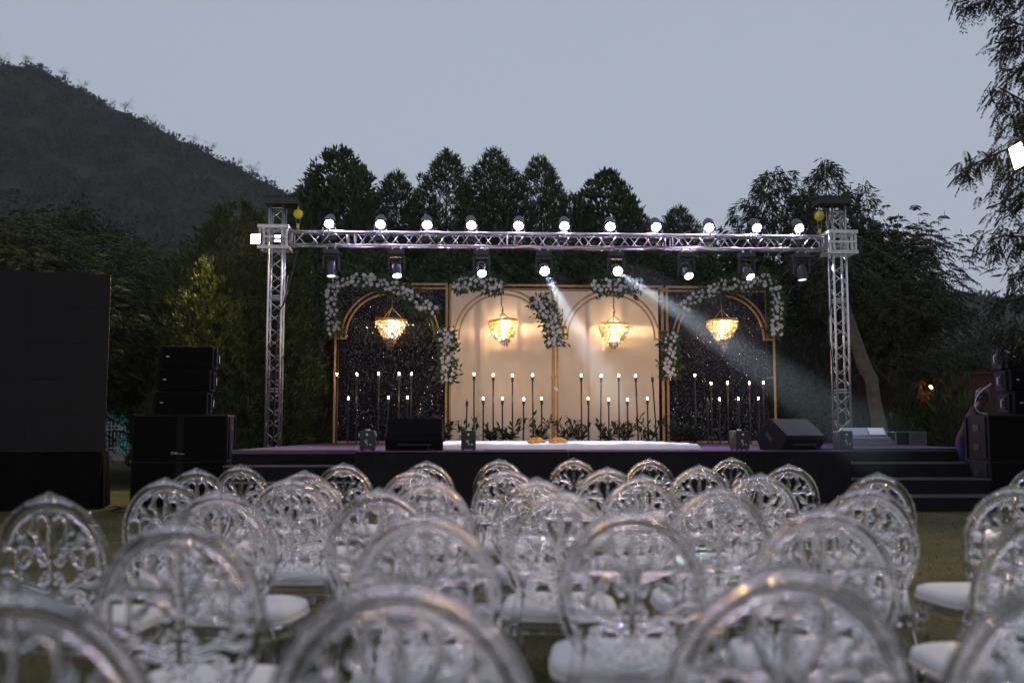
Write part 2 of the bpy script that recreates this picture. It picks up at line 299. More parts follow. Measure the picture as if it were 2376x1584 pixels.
# ------------------------------------------------------------------ trees
def branchy(mb, p0, p1, r0, r1, k=5, wob=.1):
    p0 = Vector(p0); p1 = Vector(p1); L = (p1 - p0).length; pts = []; rs = []
    for i in range(k + 1):
        t = i / k; w = wob * L * math.sin(PI * t); pts.append(p0.lerp(p1, t) + Vector((random.uniform(-1, 1), random.uniform(-1, 1), random.uniform(-.4, .4))) * w * .5); rs.append(r0 + (r1 - r0) * t)
    mb.tube(pts, rs, 7); return pts
TREE = {}
def cone_tree(key, h, R, ntuft, leaders, leaf=(.12, .21), mat='leaf_cone', per=9, z0=.4, up=.8, lw=.28):
    rnd = random.Random(key * 7 + 1); P = []; D = []
    lead = [(0, 0, h, R)]
    for i in range(leaders):
        a = 2 * PI * (i + rnd.uniform(-.35, .35)) / leaders; d = R * rnd.uniform(.35, .8); lead.append((d * math.cos(a), d * math.sin(a), h * rnd.uniform(.60, .93), R * rnd.uniform(.45, .8)))
    wts = [l[3] ** 2 * l[2] for l in lead]; wts[0] *= 1.6
    lobes = [(rnd.uniform(0, 6.28), rnd.uniform(.25, .95), rnd.uniform(.12, .4)) for _ in range(22)]
    for i in range(ntuft):
        lx, ly, lh, lr = rnd.choices(lead, wts)[0]; t = 1 - rnd.random() ** .7; z = z0 + (lh - z0) * t
        prof = min(1, (1 - t) * lh / 3.0) ** .62
        r = lr * prof * math.sqrt(rnd.uniform(.06, 1.0)) + .03; a = rnd.uniform(0, 2 * PI); bump = 0
        for la, lt, lw in lobes:
            da = (a - la + PI) % (2 * PI) - PI; bump += lw * math.exp(-(da / .45) ** 2 - ((z / h - lt) / .07) ** 2)
        r *= .84 + .75 * bump
        P.append((lx + r * math.cos(a), ly + r * math.sin(a), z + .35 * bump)); D.append((math.cos(a) * .5, math.sin(a) * .5, up))
    P = np.repeat(np.array(P), per, 0); D = np.repeat(np.array(D), per, 0); n = len(P)
    P = P + RN.normal(size=(n, 3)) * .05; D = D / np.linalg.norm(D, axis=1, keepdims=True) + unit(n) * .75
    L = RN.uniform(*leaf, n); me = leaf_mesh('crown', P, D, L, L * lw, M[mat])
    tb = MB(); branchy(tb, (0, 0, -.1), (0, 0, h * .9), .13, .02, 6, .02)
    for lx, ly, lh, lr in lead[1:]: branchy(tb, (0, 0, lh * .3), (lx, ly, lh * .92), .06, .012)
    TREE[key] = (me, tb.mesh('trunk', M['bark'], smooth=True))
def fronds(C, OUT, nf, length, pairs, pin, droop, pods=0):
    """pinnate fronds: C centres, OUT directions -> leaf arrays"""
    P = []; D = []; L = []; W = []
    for i in range(nf):
        c = C[i]; o = OUT[i] / np.linalg.norm(OUT[i]); ln = length * random.uniform(.7, 1.2); side = np.cross(o, (0, 0, 1.0)); side /= np.linalg.norm(side) + 1e-6
        for k in range(pairs):
            t = (k + .6) / pairs; p = c + o * ln * t + np.array((0, 0, -droop * ln * t * t))
            for sg in (-1, 1):
                P.append(p); D.append(side * sg + o * .55 + np.array((0, 0, -.35 - droop * .4))); l = pin * (1 - .5 * abs(t - .4)); L.append(l); W.append(l * .3)
        for k in range(pods):
            t = random.uniform(.1, 1); P.append(c + o * ln * t); D.append(np.array((random.gauss(0, .16), random.gauss(0, .16), -1))); L.append(random.uniform(.18, .34)); W.append(.028)
    return P, D, L, W
def feather_tree(key, h, R, nclump, per, mat='leaf_feather', flen=.55, pairs=7, pin=.17, droop=.5, pods=0, flat=.7, trunk_h=.35, tb=True, leaves=None):
    rnd = random.Random(key); C = []; O = []; tbm = MB(); trunk_top = Vector((rnd.uniform(-.2, .2), rnd.uniform(-.2, .2), h * trunk_h)); branchy(tbm, (0, 0, -.1), trunk_top, .16, .11, 5, .06)
    cz = h * .62
    for i in range(nclump):
        d = Vector((rnd.gauss(0, 1), rnd.gauss(0, 1), rnd.gauss(.2, .8))).normalized(); rr = rnd.uniform(.35, .95) * (1 - .38 * max(0, d.z) ** 2)
        cc = Vector((d.x * R * rr, d.y * R * rr, cz + d.z * (h - cz) * rr * (1 if d.z > 0 else 1.25)))
        cr = R * rnd.uniform(.28, .46)
        if rr > .45: branchy(tbm, trunk_top, cc, .06, .02)
        for k in range(per):
            e = Vector((rnd.gauss(0, 1), rnd.gauss(0, 1), rnd.gauss(0, .6))).normalized()
            C.append(np.array(cc + Vector((e.x, e.y, e.z * flat)) * cr * rnd.uniform(.1, 1))); O.append(np.array((e.x + d.x * .8, e.y + d.y * .8, e.z * .6 + .25)))
    if leaves:                                     # broad leaved clumps instead of fronds
        k = leaves; P = np.repeat(np.array(C), k, 0); n = len(P); D = np.repeat(np.array(O), k, 0) * .5 + unit(n); L = RN.uniform(.10, .18, n); W = L * .4; P = P + RN.normal(size=(n, 3)) * .16
    else: P, D, L, W = fronds(C, O, len(C), flen, pairs, pin, droop, pods)
    TREE[key] = (leaf_mesh('crown', P, D, L, W, M[mat]), tbm.mesh('trunk', M['bark'], smooth=True))
def plant_tree(key, name, label, loc, rz=0, sc=1.0, sz=None, group=None):
    o = thing(name, label, 'tree', loc, rz, group); o.scale = (sc, sc, sz or sc)
    link('crown', TREE[key][0], o); link('trunk', TREE[key][1], o); return o
def treetop(key, hh, name, label, px, py, Y, rz, wide=1.0, group=None):   # stands on the ground, top at the photo height
    p = at(px, py, Y); s = p.z / hh; return plant_tree(key, name, label, (p.x, Y, 0), rz, s * wide, s, group)
cone_tree(1, 9.5, 1.7, 11500, 6); cone_tree(2, 9.0, 1.6, 10500, 6); cone_tree(3, 8.5, 2.0, 12500, 8)
cone_tree(4, 7.5, 2.1, 5200, 7, (.15, .26), 'leaf_yellow', 9)
GC = 'pointed evergreen trees behind the stage'
for key, hh, px, py, Y, rz, wd, lab in [
    (3, 8.5, 790, 349, 33, .3, .92, 'tall pointed dark tree rising behind the first lamp from the left tower'),
    (2, 9.0, 920, 406, 34, 1.2, 1.0, 'lower narrow dark tree in the gap between the tallest left trees'),
    (1, 9.5, 1037, 354, 33, 2.2, .95, 'twin tipped dark evergreen tree behind the black sequin arch'),
    (2, 9.0, 1146, 354, 33.5, 3.1, .95, 'slim dark evergreen tree above the first cream arch'),
    (1, 9.5, 1253, 368, 33, 4.4, .9, 'dark evergreen tree above the join of the cream arches'),
    (3, 8.5, 1410, 401, 32.5, 5.0, .95, 'broad cone shaped dark tree standing alone above the second cream arch'),
    (2, 9.0, 1575, 486, 34, .9, 1.1, 'short blunt evergreen tree between the lone cone tree and podded trees'),
    (2, 9.0, 702, 446, 35, 2.9, .9, 'small evergreen tree peeking behind the top of the left tower')]:
    treetop(key, hh, 'evergreen_tree', lab, px, py, Y, rz, wd, GC)
for px, py, Y, rz, lab in [(548, 478, 23.2, .4, 'yellowish bushy tree beside the warm floodlight'), (478, 600, 21.4, 1.4, 'lower leafy tree lit from above by the left floodlight'), (610, 560, 27, 2.0, 'leafy tree half hidden behind the left tower'), (455, 640, 24, 4, 'leafy dark tree behind the left speaker stack'), (690, 600, 29, 3.3, 'dark leafy tree right of the left tower'),]:
    treetop(4, 7.5, 'leafy_tree', lab, px, py, Y, rz, .8 if px == 478 else 1.15 if px < 600 else .9, 'leafy trees around the left tower')
GB = 'dim dark trees filling in behind the backdrop'
for i, (px, py, lab) in enumerate([(850, 560, 'dim dark tree low behind the left sequin panel'), (1090, 570, 'dim dark tree low behind the first cream panel'), (1330, 560, 'dim dark tree low behind the second cream panel'), (1500, 575, 'dim dark tree low left of the right sequin panel'), (1700, 560, 'dim dark tree low behind the right sequin panel'), (1860, 590, 'dim dark tree low left of the right tower')]):
    treetop(3, 8.5, 'evergreen_tree', lab, px, py, 30.2, i * 1.3, 1.5, GB)
feather_tree(11, 7.0, 3.0, 60, 34); feather_tree(12, 6.0, 2.8, 54, 34); feather_tree(13, 8.0, 2.4, 60, 30, 'leaf_round', leaves=9)
GL = 'feathery trees at the left'
for key, hh, px, py, Y, rz, wd, lab in [
    (11, 7.0, 30, 408, 24, .5, 1.0, 'tall feathery green tree at the left edge above the dark screen'),
    (13, 8.0, 155, 398, 42, 1.5, 1.1, 'round crowned tree standing out against the hill'),
    (12, 6.0, 250, 488, 29, 2.2, 1.1, 'wide feathery tree above the right corner of the screen'),
    (11, 7.0, 405, 548, 27, 3.4, .95, 'feathery tree with a bare arched branch below the hill'),
    (12, 6.0, 140, 585, 22, 4.1, .9, 'low feathery tree close behind the top of the screen'),
    (12, 6.0, 330, 660, 23.5, 5.2, .8, 'shaded feathery tree behind the left speaker stack'),
    (13, 8.0, 300, 520, 46, .2, 1.2, 'rounded olive tree deep behind the feathery trees')]:
    treetop(key, hh, 'round_tree' if key == 13 else 'feathery_tree', lab, px, py, Y, rz, wd, GL)
cone_tree(21, 9.0, 1.7, 5200, 9, (.16, .32), 'leaf_pod', 8, 2.2, -.5, .2); feather_tree(22, 8.0, 2.6, 64, 38, 'leaf_pod', .45, 7, .18, .6, 1, .8, .35)
GR = 'podded trees at the right of the stage'
for key, hh, px, py, Y, rz, wd, lab in [
    (21, 9.0, 1790, 395, 31, .2, .95, 'podded tree behind the last three lamps on the truss'),
    (21, 9.0, 1915, 372, 29, 2.0, .8, 'tallest podded tree behind the top of the right tower'),
    (22, 8.0, 2030, 440, 29.5, 3.1, .85, 'podded tree just right of the right tower top'),
    (22, 8.0, 2085, 572, 27, 4.0, .86, 'wide dark crowned tree spreading right of the right tower'),
    (22, 8.0, 2010, 640, 28, 5.5, .9, 'shaded tree behind the foot of the right tower'),
    (13, 8.0, 2300, 715, 44, 1.0, 1.2, 'bushy dim tree in the right background under the rise'),
    (22, 8.0, 2240, 770, 34, 2.4, 1.0, 'dim tree behind the brick wall at the right'),
    (22, 8.0, 2400, 740, 36, .7, 1.1, 'dim tree cut by the right edge behind the speakers')]:
    treetop(key, hh, 'round_tree' if key == 13 else 'podded_tree', lab, px, py, Y, rz, wd, GR)
# small trees along the ridge
feather_tree(31, 4.0, 2.2, 9, 9, 'leaf_hill', leaves=7)
for i, px in enumerate((-30, 40, 122, 165, 233, 270, 330, 365, 432, 470, 540, 575, 612, 2240)):
    hn = 'hill' if px < 1500 else 'far_hill'; zf, x0, x1, Yr, Y0 = HILLS[hn]; x = (px - CX) / FP * Yr; me = TREE[31]
    plant_tree(31, 'ridge_tree', ['tiny bare topped tree', 'tiny rounded tree', 'tiny flat topped tree', 'tiny leaning tree'][i % 4] + (f' on the hill ridge, number {i + 1} down from the crest' if px < 1500 else ' on the low far rise at the right'), (x, Yr - 1, zf(x, 1) - 1.2), i * 1.1, random.uniform(1.8, 2.9), group='small trees along the hill ridge')
# bent trunk right of the right tower
b = MB(); pts = [at(x, y, 25.2) for x, y in ((1930, 600), (1958, 700), (1982, 780), (2005, 850), (2022, 880), (2028, 930), (2040, 985), (2052, 1030))]; pts[-1].z = -.05; pts = [Vector((p.x, 25.2, p.z)) for p in pts]
t = thing('bent_tree', 'pale bent bare trunk standing behind the mixing desk', 'tree', (pts[-1].x, 25.2, 0)); o3 = Vector(t.location)
b.tube([p - o3 for p in reversed(pts)], [.24, .19, .17, .17, .18, .15, .12, .07], 10); b.build('trunk', M['bark'], t, smooth=True)
C = []; O = []
for i in range(240):
    q = Vector((random.gauss(0, .5), random.gauss(0, .5), random.gauss(0, .3))); C.append(np.array(pts[0] + Vector((0, 0, -.1)) + q - o3)); O.append(np.array(q) + .01)
P_, D_, L_, W_ = fronds(C, O, len(C), .45, 7, .16, .6); link('crown', leaf_mesh('crown', P_, D_, L_, W_, M['leaf_pod']), t)
# near tree on the right whose boughs reach into the frame
tx = 8.0; ty = 12.6
t = thing('pinnate_tree', 'dark overhanging tree with pinnate leaves and hanging pods at right edge', 'tree', (tx, ty, 0)); o3 = Vector((tx, ty, 0))
b = MB(); b.tube([(0, 0, -.1), (.08, .05, 1.4), (-.03, .1, 3.0), (.1, 0, 4.6), (0, -.1, 6.4)], [.2, .17, .14, .1, .05], 9); C = []; O = []; PP = []
for path in ([(2480, -60), (2376, -20), (2290, -12), (2215, 8)], [(2480, 30), (2376, 60), (2330, 45)], [(2490, 110), (2376, 95), (2310, 100)], [(2480, 160), (2376, 150), (2315, 205)], [(2490, 250), (2376, 235), (2320, 205)], [(2480, 260), (2376, 285), (2345, 265)],
             [(2490, 330), (2376, 330), (2300, 362), (2225, 398)], [(2480, 400), (2376, 385), (2325, 425)], [(2490, 470), (2376, 450), (2300, 480)], [(2480, 545), (2376, 550), (2330, 545), (2290, 562)], [(2490, 620), (2376, 630), (2345, 640)], [(2490, 690), (2376, 690), (2300, 705)], [(2490, 730), (2376, 770), (2310, 760)]):
    p = [at(x, y, 12.6 + random.uniform(-.6, .6)) - o3 for x, y in path]; root = Vector((0, 0, max(1.5, p[0].z - .5))); b.tube([root] + p, [.06] + [.02 - .015 * i / len(p) for i in range(len(p))], 6)
    for i in range(len(p) - 1):
        m = int(10 + 36 * (p[i + 1] - p[i]).length)
        for k in range(m):
            q = p[i].lerp(p[i + 1], random.random()); d = (p[i + 1] - p[i]).normalized(); C.append(np.array(q + Vector((random.gauss(0, .07), random.gauss(0, .15), random.gauss(0, .09))))); O.append(np.array((d.x * .5 + random.gauss(0, .4), random.gauss(0, .5), -.5 + random.gauss(0, .35))))
            if random.random() < .5: PP.append(np.array(q))
P_, D_, L_, W_ = fronds(C, O, len(C), .24, 8, .085, .35); W_ = [w * .95 for w in W_]
n = len(PP); P_ += PP; D_ += [np.array((random.gauss(0, .14), random.gauss(0, .14), -1)) for _ in range(n)]; L_ += [random.uniform(.14, .26) for _ in range(n)]; W_ += [.016] * n
b.build('trunk', M['twig'], t, smooth=True); link('crown', leaf_mesh('crown', P_, D_, L_, W_, M['leaf_near']), t)
# low shrubs along the wall and garden, right
def bush(label, loc, r, hh, mat, nleaf, leaf, cat='shrub', name='shrub', up=.6, group=None):
    t = thing(name, label, cat, loc, 0, group); q = unit(nleaf); q[:, 2] = np.abs(q[:, 2]); rad = RN.uniform(.3, 1, (nleaf, 1)) ** .6
    P = q * rad * np.array((r, r, hh)); P[:, 2] += .05; D = q + unit(nleaf) * .6 + np.array((0, 0, up)); L = RN.uniform(leaf * .7, leaf * 1.2, nleaf)
    link('foliage', leaf_mesh('foliage', P, D, L, L * .3, mat), t); b = MB()
    for k in range(6): a = k * 1.05; b.tube([(0, 0, -.03), (r * .4 * math.cos(a), r * .4 * math.sin(a), hh * .7)], [.025, .008], 5)
    b.build('stem', M['twig'], t); return t
for px, y, Y, r, hh, mat, lf, lab in [(2205, 0, 26.4, 1.0, 3.0, 'leaf_yellow', .3, 'tall drooping shrub over the wall lamp'), (2080, 0, 26.2, .8, 1.5, 'leaf_plant', .2, 'dark shrub at the foot of the brick wall behind the equipment case'), (2185, 0, 26.0, .7, 1.1, 'leaf_round', .2, 'low shrub behind the stooping technician'), (2108, 0, 26.5, .45, 2.4, 'leaf_yellow', .28, 'broad leaved plant left of the wall lamp'), (2010, 0, 26.8, 1.0, 1.8, 'leaf_round', .2, 'dim shrub by the bent trunk')]:
    bush(lab, ((px - CX) / FP * Y, Y, 0), r, hh, M[mat], 900, lf)
for px, Y, r, hh, lab in [(545, 22.5, .9, 1.8, 'low bush between the speaker stack and left tower'), (690, 25, 1.0, 2.2, 'bush right of the foot of the left tower'), (745, 26.5, .9, 2.6, 'dark bush at the left end of the backdrop'), (590, 24, 1.1, 2.6, 'taller bush left of the foot of the left tower')]:
    bush(lab, ((px - CX) / FP * Y, Y, 0), r, hh, M['leaf_yellow'], 1500, .24)
# brick wall with lamp
b = MB(); x0 = at(1990, 900, 27.5).x; x1 = at(2420, 900, 27.5).x; b.box(((x1 - x0) / 2, 0, 1.35), (x1 - x0, .24, 2.7)); b.box(((x1 - x0) / 2, 0, 2.76), (x1 - x0 + .1, .34, .1))
o = b.build('brick_wall', M['brick']); o.location = (x0, 27.5, 0); tag(o, 'dark red brick wall half hidden by plants behind the right speakers', 'wall')
p = at(2162, 900, 27.2); t = thing('wall_lamp', 'small warm lamp glowing among leaves on the brick wall', 'lamp', (p.x, 27.3, p.z))
b = MB(); b.box((0, .04, .1), (.1, .06, .1)); b.tube([(0, .04, .1), (0, -.03, .14), (0, -.06, .1)], .012, 6); b.build('bracket', M['black'], t); b = MB(); b.sphere((0, -.06, .03), .05); b.build('bulb', M['wall_lamp'], t, smooth=True)
# teal tent, fence, low wall, left background
Yw = 40.0
xa, xb = at(-60, 1046, Yw).x, at(620, 1046, Yw).x
b = MB(); b.box(((xb - xa) / 2, 0, .17), (xb - xa, .25, .34)); b.box(((xb - xa) / 2, 0, .36), (xb - xa, .31, .05)); o = b.build('low_wall', M['lowwall']); o.location = (xa, Yw, 0); tag(o, 'low grey rendered wall under the picket fence in the left background', 'wall')
t = thing('picket_fence', 'pale metal picket fence on the low grey wall', 'fence', (xa, Yw, .39)); b = MB(); W = xb - xa; Lf = at(345, 1000, Yw).x - xa
for z in (.12, .85, .98, 1.5): b.bar((0, 0, z), (Lf, 0, z), .03)
b.build('rail', M['picket'], t); b = MB(); x = 0.0
while x < Lf: b.bar((x, -.02, 0), (x, -.02, 1.55), .022); x += .14
b.build('pickets', M['picket'], t)
xt = at(266, 960, 43).x; t = thing('tent', 'turquoise cloth tent with a peaked roof behind the fence', 'tent', (xt, 43, 0)); b = MB(); w = 1.15
for i in range(25):
    f = i / 24; b.v.append((-w + 2 * w * f, .05 * math.sin(f * 40), 0)); b.v.append((-w + 2 * w * f, .05 * math.sin(f * 40 + .4), 2.55))
for i in range(24): b.f.append([2 * i, 2 * i + 2, 2 * i + 3, 2 * i + 1]); b.mi.append(0)
b.add([(-w, 0, 0), (-w, 2, 0), (-w, 2, 2.55), (-w, 0, 2.55), (w, 0, 0), (w, 2, 0), (w, 2, 2.55), (w, 0, 2.55)], [(0, 1, 2, 3), (4, 7, 6, 5)]); b.build('tent_wall', M['teal'], t)
b = MB(); b.add([(-w - .1, -.12, 2.5), (w + .1, -.12, 2.5), (w + .1, 2.1, 2.5), (-w - .1, 2.1, 2.5), (.2, 1, 3.5)], [(0, 1, 4), (1, 2, 4), (2, 3, 4), (3, 0, 4)]); b.build('roof', M['teal'], t)
b = MB()
for z in (1.0, 1.25, 1.9, 2.1): b.box((0, -.08, z), (2 * w, .03, .03))
b.build('frame', M['dark_cloth'], t)
# ------------------------------------------------------------------ stage
HS = .87
st = thing('stage', 'low black skirted stage with purple carpeted deck and corner steps', 'stage', S(0, 0), TH)
b = MB(); z0, z1 = HS - .018, HS
b.box((1.35, 5.6, (z0 + z1) / 2), (7.2, 11.2, .018)); b.box((-3.225, 6.05, (z0 + z1) / 2), (1.95, 10.3, .018)); b.box((6.575, 6.7, (z0 + z1) / 2), (3.25, 9.0, .018)); b.build('deck', M['deck'], st)
def skirt(name, u0, v0, u1, v1, z, par, m='skirt', amp=.012, per=.22):
    b = MB(); L = math.hypot(u1 - u0, v1 - v0); n = max(8, int(L / .045)); nx, ny = (v1 - v0) / L, -(u1 - u0) / L
    for i in range(n + 1):
        f = i / n; a = amp * (math.sin(2 * PI * f * L / per) + .5 * math.sin(2 * PI * f * L / per * 2.3 + 1))
        for zz, k in ((0.0, 1.5), (z * .5, 1.1), (z, .25)): b.v.append((u0 + (u1 - u0) * f + nx * (a * k + .02), v0 + (v1 - v0) * f + ny * (a * k + .02), zz))
    for i in range(n):
        for j in range(2): b.f.append([3 * i + j, 3 * i + 3 + j, 3 * i + 4 + j, 3 * i + 1 + j]); b.mi.append(0)
    return b.build(name, M[m], par, smooth=True)
skirt('skirt', -2.25, .04, 4.95, .04, HS - .02, st)
for a in ((-2.22, .9, -2.22, .04), (4.92, .04, 4.92, 2.2), (-4.17, 11.2, -4.17, .95), (8.17, 2.25, 8.17, 11.2)): skirt('skirt', *a, HS - .02, st)
def steps(u0, u1, vs, par):
    tops = [.6525, .435, .2175]; prev = vs[0]
    for zt, v in zip(tops, vs[1:]):
        b = MB(); b.box(((u0 + u1) / 2, (v + prev) / 2, zt / 2), (u1 - u0, prev - v, zt - .003)); o = b.build('step', M['skirt'], par, bevel=.006)
        e = MB(); e.box(((u0 + u1) / 2, v - .004, zt - .012), (u1 - u0, .012, .022)); e.build('step_edge', M['edge'], o); prev = v
    b = MB(); b.box(((u0 + u1) / 2, vs[0] - .006, HS - .03), (u1 - u0, .012, .056)); b.build('step_edge', M['edge'], par)
    b = MB(); b.box(((u0 + u1) / 2, vs[0] + .02, (HS - .06) / 2), (u1 - u0, .03, HS - .06)); b.build('riser', M['skirt'], par)
steps(-4.2, -2.26, (.9, .35, -.05, -.4), st); steps(4.96, 8.2, (2.2, 1.35, .6, -.1), st)
# white platform
b = MB(); uA, uB, vA, vB, hh = -1.15, 3.0, 1.1, 6.6, .085; nu, nv = 70, 70
def ptop(u, v):
    e = min(u - uA, uB - u, v - vA, vB - v); r = min(1, max(0, e) / .07)
    return HS + hh * math.sqrt(max(0, 1 - (1 - r) ** 2)) + .006 * math.sin(u * 5 + v * 3) * r + .004 * math.sin(u * 17 - v * 9) * (1 if e < .5 else .4) * r
for i in range(nu + 1):
    for j in range(nv + 1):
        f = .5 - .5 * math.cos(PI * i / nu); gk = .5 - .5 * math.cos(PI * j / nv); u = uA + (uB - uA) * f; v = vA + (vB - vA) * gk
        b.v.append((u + .02 * math.sin(v * 9) * (abs(f - .5) > .49), v + (.018 * math.sin(u * 8) + .012 * math.sin(u * 21)) * (gk < .01), ptop(u, v) + .003))
for i in range(nu):
    for j in range(nv): b.f.append([i * (nv + 1) + j, (i + 1) * (nv + 1) + j, (i + 1) * (nv + 1) + j + 1, i * (nv + 1) + j + 1]); b.mi.append(0)
o = b.build('white_mattress', M['white'], smooth=True); o.location = S(0, 0); o.rotation_euler = (0, 0, TH); tag(o, 'low white cloth covered mattress spread over the middle of the stage', 'mattress')
def flowerplate(px, lab):
    u, z = SP(px, 1030, 1.75); t = thing('flower_plate', lab, 'flower plate', S(u, 1.75, HS + hh + .004), TH, 'marigold plates on the white mattress')
    b = MB(); b.lathe([(.001, 0), (.12, 0), (.165, .02), (.168, .022), (.12, .006), (.001, .006)], 24); b.build('plate', M['tray'], t, smooth=True)
    b = MB(); rnd = random.Random(px)
    for i in range(70):
        a = rnd.uniform(0, 6.28); r = .145 * math.sqrt(rnd.random()); b.sphere((r * math.cos(a), r * math.sin(a), .018 + .085 * (1 - (r / .15) ** 1.3) * rnd.uniform(.7, 1)), rnd.uniform(.017, .024), 7, 4)
    b.build('marigold_heap', M['marigold'], t); b = MB()
    for k in range(3): b.sphere((.012 * k - .015, -.02 + .012 * k, .112), .017, 7, 5)
    b.build('dark_flower', M['dark_rose'], t, smooth=True)
flowerplate(1245, 'left plate heaped with orange marigolds on the white mattress'); flowerplate(1296, 'right plate heaped with orange marigolds on the white mattress')
# ------------------------------------------------------------------ truss
VT = 7.2; CC = .285; RC = .026
def lattice(mb, a, L, axis, d1, d2, pitch=.27, r=.011, phase=0):
    """zigzag braces on the four faces of a box truss starting at a"""
    a = Vector(a); n = max(2, int(round(L / pitch))); step = L / n; c = [(-1, -1), (1, -1), (1, 1), (-1, 1)]
    for f in range(4):
        p = d1 * c[f][0] * CC / 2 + d2 * c[f][1] * CC / 2; q = d1 * c[(f + 1) % 4][0] * CC / 2 + d2 * c[(f + 1) % 4][1] * CC / 2
        for i in range(n):
            s, e = (p, q) if (i + f + phase) % 2 == 0 else (q, p); mb.tube([a + s + axis * (i * step + .02), a + e + axis * ((i + 1) * step - .02)], r, 6)
def chords(parent, a, L, axis, d1, d2):
    for x, y in ((-1, -1), (1, -1), (1, 1), (-1, 1)):
        b = MB(); p = Vector(a) + d1 * x * CC / 2 + d2 * y * CC / 2; b.tube([p, p + axis * L], RC, 10); b.build('chord', M['alu'], parent, smooth=1.0)
X3, Y3, Z3 = Vector((1, 0, 0)), Vector((0, 1, 0)), Vector((0, 0, 1))
zc = {}
def tower(px, label, side, px_top):
    u, _ = SP(px, 1030, VT); t = thing('truss_tower', label, 'truss tower', S(u, VT, 0), TH, 'truss towers carrying the light bar')
    u2, ztop = SP(px_top, 470, VT); chords(t, (0, 0, .02), ztop - .1, Z3, X3, Y3); b = MB(); z = .03; k = 0
    while z < ztop - .3:
        L = min(2.0, ztop - .12 - z); lattice(b, (0, 0, z + .05), L - .1, Z3, X3, Y3, .27, .011, k); k += 1
        for zz in (z + .03, z + L - .03):
            for i in range(4):
                c = [(-1, -1), (1, -1), (1, 1), (-1, 1)]; p, q = c[i], c[(i + 1) % 4]; b.tube([(p[0] * CC / 2, p[1] * CC / 2, zz), (q[0] * CC / 2, q[1] * CC / 2, zz)], .012, 6)
        z += L
    b.build('lattice', M['alu'], t, smooth=1.0)
    b = MB(); b.box((0, 0, .012), (.5, .5, .024)); b.build('base_plate', M['plate'], t, bevel=.004)
    # sleeve block that rides on the tower
    zb = (SP(px, 554 if side < 0 else 566, VT)[1]); h2 = .225; b = MB(); ox = -side * -.04
    for zz in (zb - h2, zb + h2):
        for yy in (-.26, .26): b.box((ox, yy, zz), (.66, .05, .075))
        for xx in (-.305, .305): b.box((ox + xx, 0, zz), (.05, .468, .075))
    for xx in (-.2, .2):
        for yy in (-.232, .232): b.box((ox + xx, yy, zb), (.055, .055, 2 * h2 - .08))
    b.box((ox, -.266, zb), (.6, .012, .05)); b.box((ox, .266, zb), (.6, .012, .05))
    for xx in (-.285, .285):
        for yy in (-.23, .23): b.box((ox + xx, yy, zb), (.05, .05, 2 * h2 - .08))
    for xx in (-.2, .2):
        for zz in (zb - .17, zb + .17): b.tube([(ox + xx, -.30, zz), (ox + xx, -.2, zz)], .03, 12); b.tube([(ox + xx, -.32, zz), (ox + xx, -.3, zz)], .012, 8)
    for xx in (-.25, .25):
        for zz in (zb - h2, zb + h2): b.tube([(ox + xx, -.292, zz), (ox + xx, -.28, zz)], .011, 8)
    b.build('sleeve_block', M['plate'], t, smooth=.6)
    # head section with black cover and pulley beam
    b = MB(); b.box((-side * .1, 0, ztop + .005), (.70, .46, .16)); b.box((-side * .1, 0, ztop + .092), (.74, .5, .014)); b.build('head_cover', M['black'], t, bevel=.008)
    zc[side] = (u, zb, ztop); return t
tower(633, 'silver box truss tower left of the stage with warm floodlight beside it', -1, 641)
tower(1956, 'silver box truss tower right of the stage behind the steps', 1, 1932)
uL, zbL, ztL = zc[-1]; uR, zbR, ztR = zc[1]; zB = (zbL + zbR) / 2 - .0; Lb = uR - uL - .5
t = thing('truss_beam', 'horizontal silver box truss spanning between both towers and carrying lamps', 'truss beam', S(uL + .25, VT, zB), TH)
t.rotation_euler = (0, math.atan2(zbL - zbR, uR - uL), TH); t.location = S(uL + .25, VT, zbL)
chords(t, (0, 0, 0), Lb, X3, Y3, Z3); b = MB(); xs = [.02, 1.36, 4.84, 8.32, Lb - .02]
for i in range(4):
    L = xs[i + 1] - xs[i]; lattice(b, (xs[i] + .09, 0, 0), L - .18, X3, Y3, Z3, .262, .0115, i)
    for xx in (xs[i] + .08, xs[i + 1] - .08):
        for k in range(4):
            c = [(-1, -1), (1, -1), (1, 1), (-1, 1)]; p, q = c[k], c[(k + 1) % 4]; b.tube([(xx, p[0] * CC / 2, p[1] * CC / 2), (xx, q[0] * CC / 2, q[1] * CC / 2)], .016, 6)
b.build('lattice', M['alu'], t, smooth=1.0)
b = MB(); rnd = random.Random(4)
for y, z in ((-.16, .1), (-.17, -.12), (.1, -.17), (0, -.172)):
    pts = [(x * .35, y + rnd.uniform(-.02, .02), z + rnd.uniform(-.025, .02)) for x in range(1, int(Lb / .35))]; b.tube(pts, .009, 5)
b.build('power_cable', M['cable'], t, smooth=True)
def beamz(u): return zbL + (zbR - zbL) * (u - uL) / (uR - uL)
